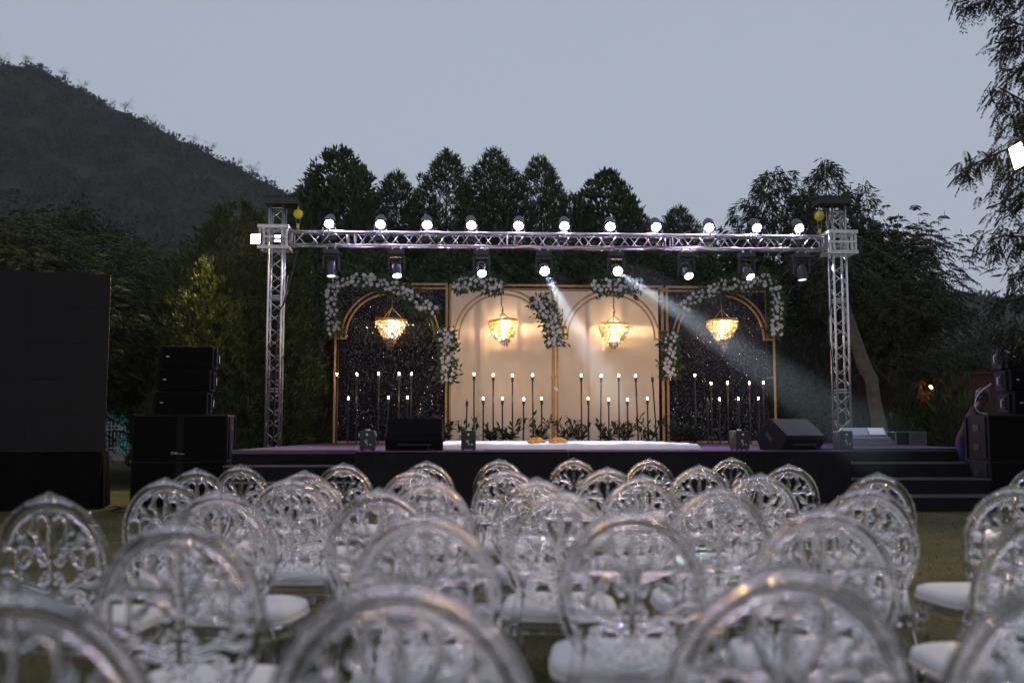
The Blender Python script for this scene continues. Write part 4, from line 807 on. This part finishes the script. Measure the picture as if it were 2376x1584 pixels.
spark(853, .28, .0, 'small black spark box with silver mark left of the wide wedge monitor'); spark(1087, .3, .0, 'small black spark box with silver mark in front of the mattress left part'); spark(1716, .3, .22, 'small black spark box with silver mark left of the turned wedge monitor'); spark(1956, .75, .2, 'small black spark box with silver mark at the foot of the right tower')
for pts, lab in (([(1104, 1030), (1120, 1030), (1130, 1036), (1128, 1042), (1150, 1043)], 'thin dark cable curling out from the spark box by the mattress'), ([(1735, 1020), (1765, 1022), (1790, 1026), (1780, 1030), (1745, 1028)], 'thin pale cable between spark box and turned monitor'), ([(1742, 1032), (1775, 1030), (1800, 1037), (1770, 1041)], 'cable coil on the carpet left of the turned monitor'), ([(1150, 1043), (1300, 1043.5), (1316, 1046), (1320, 1062)], 'thin cable drooping over the front edge of the stage')):
    W = []
    for x, y in pts:
        d = ray(x, y); tt = (HS + .012 - H) / d.z; q = CAM + d * tt
        vv = (q - SO).dot(EY)
        if vv < 0: q = sw(x, y, -.03)
        W.append(q)
    curve_thing('stage_cable', lab, 'cable', smooth_path(W, 6), .007, 'whitecable' if 'pale' in lab or 'coil' in lab else 'cable')
# mixing desk and rack case
u, _ = SP(2008, 1025, 5.2); t = thing('mixing_desk', 'pale grey mixing desk with sloped top beside the right tower', 'mixing desk', S(u, 5.2, HS), TH - .12)
b = MB(); b.box((0, 0, .045), (1.0, .62, .09)); b.box((0, 0, .10), (.98, .6, .016)); b.build('case_base', M['console'], t, bevel=.006)
b = MB(); b.prism([(-.27, .11), (.27, .11), (.27, .34), (.2, .36), (-.05, .19), (-.27, .15)], -.44, .44); b.build('console', M['console'], t, bevel=.006)
ax = math.atan2(.17, .25); c0 = Vector((0, .075, .275)) + Vector((0, -math.sin(ax), math.cos(ax))) * .005
b = MB(); b.box(c0 + Vector((-.17, 0, 0)), (.46, .26, .008), (ax, 0, 0)); b.build('screen', M['console_screen'], t); b = MB(); b.box(c0 + Vector((.24, 0, 0)), (.34, .26, .008), (ax, 0, 0)); ky = b.build('key_panel', M['console_dark'], t)
b = MB(); b.box(c0 + Vector((.24, 0, 0)) + Vector((0, -.003, .005)), (.31, .24, .006), (ax, 0, 0))
for k in range(5):
    for j in range(4): b.box(c0 + Vector((.12 + .06 * k, (j - 1.5) * .055 * math.cos(ax), (j - 1.5) * .055 * math.sin(ax))) + Vector((0, -.005, .008)), (.03 if (k * j) % 3 else .045, .02, .008), (ax, 0, 0))
b.build('keypad', M['silver'], ky); b = MB()
for k in range(16): b.box((-.4 + k * .053, -.17, .19 + .0), (.012, .05, .03))
b.build('fader_row', M['console_dark'], t)
u, _ = SP(2104, 1025, 5.0); t = thing('rack_case', 'black flight case with metal edges and open rack right of the mixing desk', 'flight case', S(u, 5.0, HS), TH - .05)
b = MB(); b.box((0, .02, .14), (.58, .46, .27)); b.build('body', M['cab'], t, bevel=.004); b = MB()
for x in (-.29, -.02, .29):
    for z in (.0, .27): pass
    b.bar((x, -.215, .008), (x, -.215, .272), .016)
for z in (.012, .274): b.bar((-.298, -.215, z), (.298, -.215, z), .016); b.bar((-.292, -.2, z), (-.292, .25, z), .016); b.bar((.292, -.2, z), (.292, .25, z), .016)
b.build('edge_trim', M['console'], t); b = MB(); rnd = random.Random(2)
for k in range(4):
    b.box((.135, -.216, .05 + .06 * k), (.27, .012, .05))
    for j in range(7): b.tube([(.03 + .034 * j, -.22, .05 + .06 * k + rnd.uniform(-.01, .01)), (.03 + .034 * j, -.228, .05 + .06 * k)], rnd.uniform(.005, .01), 6)
b.build('rack_unit', M['console_dark'], t)
# ------------------------------------------------------------------ loudspeakers
def array_cab(loc, rz, tilt, lab, grp):
    t = thing('array_speaker', lab, 'loudspeaker', loc, rz, grp); t.rotation_euler = (tilt, 0, rz); w, h, d = .78, .348, .5
    b = MB(); b.prism([(-d / 2, .0), (d / 2, .02), (d / 2, h - .02), (-d / 2, h)], -w / 2, w / 2); b.build('cabinet', M['cab'], t, bevel=.01)
    b = MB(); b.box((0, -d / 2 - .008, h / 2), (w - .02, .016, h - .02)); b.build('grille', M['grille'], t, bevel=.004)
    b = MB()
    for k in range(3): b.box((-w / 2 + .085 + k * .016, -d / 2 - .018, h * .52), (.012, .004, .016))
    b.build('badge', M['badge'], t)
    for sg in (-1, 1):
        b = MB(); b.box((sg * (w / 2 + .02), -.1, h / 2), (.04, .12, h * .85)); b.tube([(sg * (w / 2 + .045), -.1, h * .2), (sg * (w / 2 + .06), -.1, h * .3), (sg * (w / 2 + .06), -.1, h * .7), (sg * (w / 2 + .045), -.1, h * .8)], .012, 6); b.build('rigging_plate', M['cab'], t)
        b = MB(); b.tube([(sg * (w / 2 + .005), .08, h * .3), (sg * (w / 2 + .04), .08, h * .35), (sg * (w / 2 + .04), .08, h * .65), (sg * (w / 2 + .005), .08, h * .7)], .012, 6); b.build('handle', M['plate'], t)
def sub(loc, rz, lab, grp):
    t = thing('subwoofer', lab, 'subwoofer', loc, rz, grp); w, h, d = 1.41, .70, .8
    b = MB(); b.box((0, 0, h / 2), (w, d, h)); b.build('cabinet', M['cab'], t, bevel=.012)
    for sg in (-1, 1): b = MB(); b.box((sg * .37, -d / 2 - .008, h / 2), (.62, .016, h - .06)); b.build('grille', M['grille'], t, bevel=.004)
    b = MB(); b.box((0, -d / 2 - .004, h / 2), (.1, .008, h - .06)); b.build('centre_strip', M['cab'], t)
    b = MB(); y = -d / 2 - .02; lg = [[(-.10, .13), (-.06, .128), (-.085, .128), (-.095, .115), (-.088, .10), (-.075, .103)], [(-.06, .10), (-.045, .118), (-.035, .128), (-.03, .115), (-.02, .112), (-.05, .108), (-.02, .108), (.03, .104), (.10, .102)], [(-.035, .128), (-.02, .13), (-.015, .12)]]
    for q in lg: b.tube(smooth_path([(x - .02, y, z) for x, z in q], 4), .0032, 5)
    b.build('logo', M['silver'], t)
    for sg in (-1, 1):
        for z in (.2, .5): b = MB(); b.box((sg * (w / 2 + .004), .0, z), (.012, .18, .1)); b.build('handle_recess', M['black'], t)
        for yy in (-.3, .3): b = MB(); b.box((sg * (w / 2 + .012), yy, h / 2), (.02, .04, h * .9)); b.build('side_batten', M['cab'], t)
Ys = 15.7
for side, xs, xa, rz in (('left', 427, 431, .13), ('right', 2372, 2386, .03)):
    x = at(xs, 1100, Ys).x; nm = 'left' if side == 'left' else 'right'; g1 = f'subwoofers in the {nm} speaker stack'; g2 = f'line array boxes in the {nm} speaker stack'
    sub((x, Ys, .0), rz, f'big black subwoofer on the grass at the bottom of the {nm} stack', g1); sub((x, Ys, .705), rz, f'big black subwoofer with script mark, upper one of the {nm} stack', g1)
    z = 1.41; xx = at(xa, 900, Ys).x
    for k, nmz in enumerate(('lowest', 'middle', 'topmost')):
        array_cab((xx + (.03 * k if side == 'left' else -.03 * k), Ys - .05 + .02 * k, z), rz, -.02 * k, f'black line array box with small badge, {nmz} of three on the {nm} subwoofers', g2); z += .352
pA = at(2290, 910, Ys - .1); curve_thing('speaker_cable', 'pale cable loop at the side of the right array boxes', 'cable', smooth_path([at(2300, 890, Ys - .2), at(2272, 912, Ys - .22), at(2262, 938, Ys - .22), at(2270, 955, Ys - .22), at(2290, 960, Ys - .2)]), .008, 'whitecable')
# ------------------------------------------------------------------ LED wall
Yl = 15.2; xr = at(244, 1000, Yl).x; zt = at(244, 638, Yl).z; zb = at(244, 1046, Yl).z; Wl = 4.4
t = thing('led_screen', 'huge switched off black video wall at the left edge', 'video wall', (xr, Yl, zb), .32)
b = MB(); b.box((-Wl / 2, .06, (zt - zb) / 2), (Wl, .12, zt - zb)); b.build('cabinet', M['cloth_black'], t)
b = MB(); nx, nz = 8, 5; pw, ph = Wl / nx, (zt - zb) / nz
for i in range(nx):
    for j in range(nz): b.box((-Wl + (i + .5) * pw, -.006, (j + .5) * ph), (pw - .0025, .012, ph - .0025))
b.build('panel_face', M['screen'], t)
b = MB()
for x in (-.4, -2.2, -3.9): b.bar((x, .14, 0), (x, .14, zt - zb), .06); b.bar((x, .14, (zt - zb) * .8), (x, 1.1, -zb + .2), .05)
b.build('support', M['alu'], t)
t = thing('screen_plinth', 'black cloth covered plinth under the video wall', 'plinth', (xr + .06, Yl - .25, 0), .32); b = MB(); b.box((-2.36, .68, (zb - .02) / 2), (4.5, 1.04, zb - .02)); b.build('platform', M['black'], t)
skirt('cloth', -4.6, .02, .0, .02, zb - .005, t, 'cloth_black', .03, .5); skirt('cloth', .0, .02, .0, 1.2, zb - .005, t, 'cloth_black', .03, .45)
b = MB(); b.box((-2.3, .6, zb - .012), (4.62, 1.2, .012)); b.build('cloth_top', M['cloth_black'], t)
curve_thing('ground_cable', 'thin black cable lying on the grass beside the screen plinth', 'cable', smooth_path([(xr + .1, 15.4, .015), (xr + .35, 15.0, .015), (xr + .45, 14.4, .015), (xr + .9, 14.1, .015), (xr + 1.3, 13.6, .015)]), .011, 'cable')
# ------------------------------------------------------------------ people
def fused(b, name, t, mat, vox=.014, it=5):            # one continuous surface from overlapping tapered volumes
    me = b.mesh(name, mat); o = bpy.data.objects.new(name, me); COL.objects.link(o); m = o.modifiers.new('r', 'REMESH'); m.mode = 'VOXEL'; m.voxel_size = vox
    k = o.modifiers.new('s', 'SMOOTH'); k.factor = .5; k.iterations = it; dg = bpy.context.evaluated_depsgraph_get(); me2 = bpy.data.meshes.new_from_object(o.evaluated_get(dg)); bpy.data.objects.remove(o)
    me2.name = name; me2.materials.clear(); me2.materials.append(mat); me2.polygons.foreach_set('use_smooth', [True] * len(me2.polygons)); return link(name, me2, t)
def loft(b, secs, n=16):                               # elliptical sections (centre, half width, half depth)
    vs = [Vector(c) + Vector((w * math.cos(2 * PI * k / n), d * math.sin(2 * PI * k / n), 0)) for c, w, d in secs for k in range(n)]
    fs = [(i * n + k, i * n + (k + 1) % n, (i + 1) * n + (k + 1) % n, (i + 1) * n + k) for i in range(len(secs) - 1) for k in range(n)] + [tuple(range(n - 1, -1, -1)), tuple((len(secs) - 1) * n + k for k in range(n))]
    b.add(vs, fs)
def person(label, loc, rz, lean, arms, top, legs_m, h=1.7):
    t = thing('person', label, 'person', loc, rz); t.scale = (h / 1.7,) * 3; L = lean
    def B(z, y=0, x=0): dz = max(0, z - .92); return Vector((x, y - dz * math.sin(L), z if z < .92 else .92 + dz * math.cos(L)))
    rot = Euler((L, 0, 0)).to_matrix(); hd = B(1.60); f = lambda x, y, z: hd + rot @ Vector((x, y, z))
    def limbs(b, grow, wrist, skirt):
        for sg, (ex, ey, ez, hx, hy, hz) in zip((-1, 1), arms):
            e = Vector((ex, ey, ez)); w = Vector((hx, hy, hz)); sh = B(1.385, 0, sg * .175); b.tube([B(1.37, 0, sg * .1), sh, sh.lerp(e, .5), e, e.lerp(w, wrist * .5), e.lerp(w, wrist)], [.055 + grow, .058 + grow, .046 + grow, .039 + grow, .037 + grow, .028 + grow], 10)
    b = MB(); loft(b, [(B(.84), .13, .09), (B(1.05), .115, .085), (B(1.3), .14, .095), (B(1.42), .10, .07)]); b.tube([B(1.38), B(1.47), f(0, 0, -.05)], [.06, .05, .05], 10)
    b.sphere(f(0, .005, .015), .1, 14, 10, sc=(.80, .98, 1.12), rot=rot); b.sphere(f(0, -.03, -.055), .062, 12, 8, sc=(.9, 1, .9), rot=rot); limbs(b, -.006, 1.0, 0)
    b.tube([f(0, -.085, .02), f(0, -.115, -.02), f(0, -.095, -.03)], [.011, .017, .01], 8)
    for sg in (-1, 1): b.tube([(sg * .085, 0, .88), (sg * .095, -.02, .48), (sg * .10, .02, .08)], [.08, .052, .036], 10); b.sphere(f(sg * .08, .01, -.005), .026, 8, 6, sc=(.5, .8, 1.2), rot=rot)
    for sg, (ex, ey, ez, hx, hy, hz) in zip((-1, 1), arms):
        p = Vector((hx, hy, hz)); d = (p - Vector((ex, ey, ez))).normalized(); q = d.to_track_quat('Z', 'Y').to_matrix(); b.tube([p - d * .03, p + d * .02, p + d * .07], [.026, .032, .03], 8)
        for k in range(4): ln = (.062, .075, .07, .052)[k]; r0 = p + d * .07 + q @ Vector(((k - 1.5) * .021, 0, 0)); b.tube([r0, r0 + d * ln * .5 + q @ Vector((0, .008, 0)), r0 + d * ln + q @ Vector((0, .024, 0))], [.0105, .0095, .007], 6)
        th = p + d * .02 + q @ Vector((sg * -.03, 0, 0)); b.tube([th, th + d * .035 + q @ Vector((sg * -.024, .005, 0)), th + d * .06 + q @ Vector((sg * -.026, .014, 0))], [.014, .012, .009], 6)
    fused(b, 'body', t, M['skin'], .0075, 3)
    b = MB()
    for sg in (-1, 1): b.sphere(f(sg * .033, -.088, .02), .011, 8, 5)
    b.build('eyes', M['hair'], t, smooth=True); b = MB(); b.tube([f(-.026, -.092, -.058), f(0, -.098, -.058), f(.026, -.092, -.058)], .006, 6); b.build('mouth', M['dark_rose'], t)
    b = MB(); b.sphere(f(0, .02, .045), .105, 16, 10, sc=(.88, 1.0, .92), rot=rot); b.sphere(f(0, .05, -.02), .085, 12, 8, sc=(.9, .75, .9), rot=rot); fused(b, 'hair', t, M['hair'], .012, 2)
    b = MB(); loft(b, [(B(.80), .185, .135), (B(.95), .175, .13), (B(1.08), .155, .115), (B(1.3), .18, .125), (B(1.40), .15, .10), (B(1.46), .085, .075)]); limbs(b, .014, .38 if top == 'maroon' else .92, 0); fused(b, 'shirt', t, M[top], .014, 4)
    b = MB(); loft(b, [((0, 0, .74), .17, .115), ((0, 0, .86), .172, .12), ((0, 0, .96), .155, .112)])
    for sg in (-1, 1): b.tube([(sg * .085, 0, .86), (sg * .09, -.005, .7), (sg * .098, -.02, .48), (sg * .10, .0, .25), (sg * .105, .02, .05)], [.10, .093, .075, .066, .062], 12)
    fused(b, 'trousers', t, M[legs_m], .014, 4)
    for sg in (-1, 1): b = MB(); loft(b, [((sg * .107, -.05, .0), .05, .14), ((sg * .107, -.05, .03), .05, .14), ((sg * .107, -.02, .065), .042, .1), ((sg * .107, .02, .10), .038, .05)], 12); b.build('shoe', M['black'], t, smooth=True)
    return t
p = at(259, 1040, 41.3); person('person in dark clothes standing behind the fence before the turquoise tent', (p.x, 41.3, 0), 2.6, .08, [(-.27, -.03, 1.12, -.22, -.16, .90), (.27, -.03, 1.12, .20, -.18, .92)], 'dark_cloth', 'dark_cloth', 1.72)
p = at(2238, 1000, 16.9); person('person in maroon shirt and blue jeans stooping behind the right subwoofers', (p.x, 16.9, .0), .9, .42, [(-.30, -.25, 1.16, -.26, -.48, .98), (.28, -.28, 1.2, .16, -.55, 1.1)], 'maroon', 'jeans', 1.9)
# ------------------------------------------------------------------ chairs
def remesh(b, name, vox, mat, smooth_it=4):
    me = b.mesh(name, mat); o = bpy.data.objects.new(name, me); COL.objects.link(o); m = o.modifiers.new('r', 'REMESH'); m.mode = 'VOXEL'; m.voxel_size = vox; m.use_smooth_shade = True
    s = o.modifiers.new('s', 'SMOOTH'); s.factor = .5; s.iterations = smooth_it
    dg = bpy.context.evaluated_depsgraph_get(); me2 = bpy.data.meshes.new_from_object(o.evaluated_get(dg)); bpy.data.objects.remove(o); me2.name = name
    me2.materials.clear(); me2.materials.append(mat); me2.polygons.foreach_set('use_smooth', [True] * len(me2.polygons)); return me2
# back plane coordinates: x across, z up; the back leans slightly to the rear (towards the camera = -y)
RX, RZ, CZ = .187, .213, .686; LEAN = .13
def bp(x, z, y=0.0): return Vector((x, -.215 - (z - .45) * LEAN + y, z))
def ringpt(q, f=1.0):
    zz = RZ * math.sin(q); k = 1 - .06 * (zz < 0) * (zz / RZ) ** 2; return (RX * f * math.cos(q) * k, CZ + zz * (f if f < 1 else 1))
def ringbody():
    b = MB(); n = 72; m = 20; vs = []
    for i in range(n):
        q = 2 * PI * i / n; x, z = ringpt(q); nx, nz = math.cos(q), math.sin(q)
        for k in range(m):
            a = 2 * PI * k / m; w = .0225 * math.cos(a); d = math.sin(a) * (.0085 + .021 * math.cos(a) ** 2) if True else 0
            vs.append(bp(x + nx * w, z + nz * w, d * .95))
    fs = [(i * m + k, i * m + (k + 1) % m, ((i + 1) % n) * m + (k + 1) % m, ((i + 1) % n) * m + k) for i in range(n) for k in range(m)]; b.add(vs, fs); return b
def finial():
    b = MB(); zt = CZ + RZ + .02
    b.sphere(bp(0, zt + .001), .019, 12, 8, sc=(1.15, .7, .9))
    for sg in (-1, 1): b.sphere(bp(sg * .024, zt - .004), .014, 10, 6, sc=(1.2, .7, .9)); b.sphere(bp(sg * .043, zt - .008), .011, 10, 6, sc=(1.4, .7, .8)); b.tube([bp(sg * .03, zt - .004), bp(sg * .06, zt - .014), bp(sg * .085, zt - .026)], [.009, .007, .004], 8)
    return b
def lattice_back():
    b = MB(); F = .75
    def T(pts, r): b.tube(smooth_path([bp(x, CZ + z) for x, z in pts], 6), r * 1.2, 8)
    def ball(x, z, r): b.sphere(bp(x, CZ + z), r * 1.15, 10, 6, sc=(1, .8, 1))
    T([(0, .185), (0, .1), (0, 0), (0, -.10), (0, -.20)], .0085)
    b.sphere(bp(0, CZ + .10), .018, 10, 8, sc=(.75, .6, 2.2))
    for s in (-1, 1):
        T([(s * .016, .185), (s * .052, .165), (s * .060, .120), (s * .034, .070), (s * .008, .02)], .0075)          # tulip
        T([(s * .03, .182), (s * .075, .172), (s * .098, .15)], .006); ball(s * .016, .168, .0105); ball(s * .072, .118, .011)
        T([(s * .03, .066), (s * .075, .070), (s * .12, .072)], .0082); T([(s * .02, .045), (s * .06, .052), (s * .09, .075), (s * .1, .1)], .006)
        for dx, dz, r in ((.128, .082, .0125), (.142, .069, .0125), (.127, .060, .0125), (.108, .104, .011), (.118, .118, .0085)): ball(s * dx, dz, r)
        T([(s * .122, .066), (s * .122, .02), (s * .124, -.04)], .0065); T([(s * .124, -.03), (s * .15, -.012), (s * .18, -.02)], .0075); T([(s * .148, .055), (s * .165, .075), (s * .172, .05)], .006)
        # quatrefoil cell
        for dx, dz, r in ((.030, .012, .0125), (.040, .026, .0105), (.092, .018, .0145), (.102, .004, .012), (.034, -.050, .0125), (.096, -.052, .013), (.078, .034, .010), (.106, -.034, .0105), (.024, -.030, .010)): ball(s * dx, dz, r)
        T([(s * .01, -.075), (s * .05, -.072), (s * .10, -.055), (s * .14, -.062), (s * .176, -.045)], .008)
        T([(s * .012, -.088), (s * .05, -.094), (s * .085, -.085), (s * .12, -.098)], .0065); ball(s * .016, -.066, .0125); ball(s * .014, -.092, .0115)
        for dx, dz, r in ((.030, -.112, .0125), (.092, -.108, .0125), (.098, -.136, .0125), (.038, -.148, .0115), (.115, -.120, .0105), (.072, -.160, .0105)): ball(s * dx, dz, r)
        T([(s * .008, -.12), (s * .035, -.15), (s * .06, -.182), (s * .075, -.19)], .0075); T([(s * .098, -.136), (s * .10, -.16), (s * .088, -.178)], .0062); T([(s * .03, -.205), (s * .022, -.17), (s * .045, -.155)], .006)
    return b
RINGM = remesh(ringbody(), 'back_frame', .0045, M['glass'], 2); FINM = remesh(finial(), 'finial', .003, M['glass'], 2); LATM = remesh(lattice_back(), 'back_lattice', .0034, M['glass'], 3)
def chair():
    t = thing('acrylic_chair', 'x', 'chair'); o = link('back_frame', RINGM, t); link('finial', FINM, o); link('back_lattice', LATM, t)
    b = MB(); n = 40                                                    # clear seat rail
    def so(q, f=1.0): return (.215 * f * math.copysign(abs(math.cos(q)) ** .5, math.cos(q)), .205 * f * math.copysign(abs(math.sin(q)) ** .5, math.sin(q)))
    vs = []
    for i in range(n):
        q = 2 * PI * i / n
        for f, z in ((1.0, .385), (1.03, .40), (1.03, .425), (1.0, .432), (.86, .432), (.86, .41), (.84, .39)): x, y = so(q, f); vs.append((x, y, z))
    b.add(vs, [(i * 7 + k, i * 7 + (k + 1) % 7, ((i + 1) % n) * 7 + (k + 1) % 7, ((i + 1) % n) * 7 + k) for i in range(n) for k in range(7)]); link('seat_rail', b.mesh('seat_rail', M['glass'], smooth=.8), t)
    b = MB(); prof = [(.0, .434), (.95, .434), (1.02, .442), (1.03, .462), (1.0, .478), (.9, .487), (.5, .492), (.0, .493)]; vs = []
    for f, z in prof:
        for i in range(n): x, y = so(2 * PI * i / n, max(f, .002)); vs.append((x, y + .004, z))
    fs = [(j * n + i, j * n + (i + 1) % n, (j + 1) * n + (i + 1) % n, (j + 1) * n + i) for j in range(len(prof) - 1) for i in range(n)]
    b.add(vs, fs); cu = link('cushion', b.mesh('cushion', M['cushion'], smooth=True), t)
    b = MB(); b.tube([(so(2 * PI * i / n, 1.025)[0], so(2 * PI * i / n, 1.025)[1] + .004, .440) for i in range(n)], .007, 6, closed=True); b.build('welt', M['cushion_edge'], cu, smooth=True)
    for sg in (-1, 1):
        b = MB(); b.lathe([(.018, 0), (.016, .01), (.013, .03), (.017, .16), (.022, .27), (.019, .29), (.025, .31), (.02, .33), (.027, .35), (.027, .40)], 14, Matrix.Translation((sg * .17, .17, 0))); link('leg', b.mesh('leg', M['glass'], smooth=.9), t)
        b = MB(); q = -.62; x, z = ringpt(q, 1.0); e = bp(x, z); pts = smooth_path([(sg * .19, -.30, .0), (sg * .185, -.24, .16), (sg * .175, -.20, .32), (sg * .168, -.205, .42), (sg * e.x * .98, e.y + .004, e.z - .03), (sg * e.x, e.y, e.z + .03)], 5); b.tube(pts, [.014 + .006 * math.sin(PI * i / len(pts)) for i in range(len(pts))], 10); link('leg', b.mesh('leg', M['glass'], smooth=.9), t)
    return t
rows = [[(558, 1076), (797, 1072), (990, 1067), (1159, 1062), (1331, 1060), (1507, 1061), (1697, 1058), (2405, 1078)], [(456, 1088), (707, 1094), (961, 1090), (1177, 1088), (1410, 1085), (1623, 1080), (1830, 1078), (2036, 1099)], [(385, 1115), (675, 1113), (993, 1113), (1244, 1113), (1490, 1106), (1764, 1103), (2010, 1134)],
        [(115, 1152), (509, 1143), (880, 1140), (1297, 1140), (1668, 1134), (2353, 1131)], [(412, 1214), (985, 1193), (1467, 1186), (1910, 1183), (2432, 1190)], [(35, 1369), (926, 1348), (1835, 1317), (2490, 1335)]]
rn = ['first row by the stage', 'second row from the stage', 'third row from the stage', 'fourth row from the stage', 'fifth row from the stage', 'nearest blurred row']
c0 = chair(); first = True
for r, row in enumerate(rows):
    for k, (px, py) in enumerate(row):
        py = py + (6 if r == 0 else 3 if r == 1 else 0)
        ztop = CZ + RZ + .0225; d = ray(px, py); tt = (ztop - H) / d.z; q = CAM + d * tt; yaw = math.atan2(-(1.0 - q.x) * .6, 19 - q.y) + random.gauss(0, .05)
        off = Matrix.Rotation(yaw, 3, 'Z') @ Vector((0, -.215 - (ztop - .45) * LEAN, 0)); loc = (q.x - off.x, q.y - off.y, 0)
        e = 'leftmost' if k == 0 else 'rightmost' if k == len(row) - 1 else ords[k] + ' from the left'
        lab = f'clear acrylic chair, {e} in the {rn[r]}'
        if first: c0['label'] = lab; c0.location = loc; c0.rotation_euler = (0, 0, yaw); c0['group'] = 'clear acrylic chairs facing the stage'; first = False
        else: dup(c0, loc, yaw, lab)
# short grass in front of the steps and between the chairs
n = 16000; gx = RN.uniform(-7, 9, n); gy = RN.uniform(2.2, 14.2, n); P = np.stack([gx, gy, np.zeros(n) - .002], 1); D = unit(n) * .5 + np.array((0, 0, .8)); L = RN.uniform(.02, .05, n)
tag(link('grass', leaf_mesh('grass', P, D, L, L * .22, M['grass'])), 'short dry grass blades on the lawn', 'grass', kind='stuff')
# ------------------------------------------------------------------ air
def box_obj(name, lo, hi, mat, lab, cat):
    b = MB(); b.box([(a + c) / 2 for a, c in zip(lo, hi)], [c - a for a, c in zip(lo, hi)]); o = b.build(name, mat); return tag(o, lab, cat, kind='stuff')
def vol(name, col, dens, g):
    m = bpy.data.materials.new(name); m.use_nodes = True; nt = m.node_tree; nt.nodes.clear(); o = nt.nodes.new('ShaderNodeOutputMaterial'); v = nt.nodes.new('ShaderNodeVolumePrincipled')
    v.inputs['Color'].default_value = (*col, 1); v.inputs['Density'].default_value = dens; v.inputs['Anisotropy'].default_value = g; nt.links.new(v.outputs[0], o.inputs['Volume']); return m
if HAZE: box_obj('haze', (-860, -64, -1.0), (860, 905, 400), vol('haze_air', (.86, .9, 1.0), HAZE, 0), 'thin evening haze over the whole scene', 'haze')
if SMOKE:                                              # fog tubes shaped around the two beams so that only they show
    b = MB()
    for i, L, r0, r1 in ((3, 9.0, .32, .55), (4, 12.2, .36, .8)):
        p, d = aims[i]; b.tube([p + d * (.1 + L * k / 8) + Vector((.05 * math.sin(k * 1.7), 0, .05 * math.cos(k * 2.1))) for k in range(9)], [.18] + [r0 + (r1 - r0) * k / 8 + .04 * math.sin(k * 2.3 + i) for k in range(1, 9)], 14)
    tag(b.build('smoke', vol('stage_smoke', (.95, .97, 1.0), SMOKE, .7)), 'thin stage smoke shaped along the two lamp beams to make them visible', 'smoke', kind='stuff')
# ------------------------------------------------------------------ sky, sun, camera
w = bpy.data.worlds.new('World'); SC.world = w; w.use_nodes = True; nt = w.node_tree; bg = nt.nodes['Background']; sk = nt.nodes.new('ShaderNodeTexSky'); sk.sky_type = 'NISHITA'; sk.sun_disc = False
SUN_E, SUN_R = math.radians(1.5), math.radians(200); sk.sun_elevation = SUN_E; sk.sun_rotation = SUN_R; sk.air_density = 1.2; sk.dust_density = 3.0; sk.ozone_density = 2.0
hs = nt.nodes.new('ShaderNodeHueSaturation'); hs.inputs['Saturation'].default_value = SKY_SAT; nt.links.new(sk.outputs[0], hs.inputs['Color'])
mx = nt.nodes.new('ShaderNodeMix'); mx.data_type = 'RGBA'; mx.inputs[0].default_value = SKY_MIX; nt.links.new(hs.outputs[0], mx.inputs[6]); mx.inputs[7].default_value = (*SKY_GREY, 1)
nt.links.new(mx.outputs[2], bg.inputs[0]); bg.inputs[1].default_value = SKY_STR
sl = bpy.data.lights.new('sun', 'SUN'); sl.energy = .06; sl.angle = math.radians(15); sl.color = (1, .85, .72); so_ = link('sun', sl); so_.rotation_euler = (PI / 2 - SUN_E - .2, 0, PI - SUN_R)
cd = bpy.data.cameras.new('camera'); cd.lens = 35.0; cd.sensor_width = 36; cd.sensor_fit = 'HORIZONTAL'; cd.clip_end = 2000; cd.clip_start = .05; cd.dof.use_dof = True; cd.dof.focus_distance = 22.5; cd.dof.aperture_fstop = 1.8
co = link('camera', cd); co.location = CAM; co.rotation_euler = (PI / 2 + PITCH, 0, 0); SC.camera = co
SC.view_settings.view_transform = 'Standard'; SC.view_settings.look = 'None'; SC.view_settings.exposure = EXPO; SC.view_settings.gamma = 1
cy = SC.cycles; cy.max_bounces = 28; cy.transmission_bounces = 28; cy.glossy_bounces = 8; cy.diffuse_bounces = 3; cy.transparent_max_bounces = 24; cy.volume_bounces = 0
cy.caustics_reflective = False; cy.caustics_refractive = True; cy.blur_glossy = .3; cy.sample_clamp_indirect = 100; cy.sample_clamp_direct = 0; cy.use_denoising = True; cy.use_light_tree = True
try: cy.denoiser = 'OPENIMAGEDENOISE'
except Exception: pass
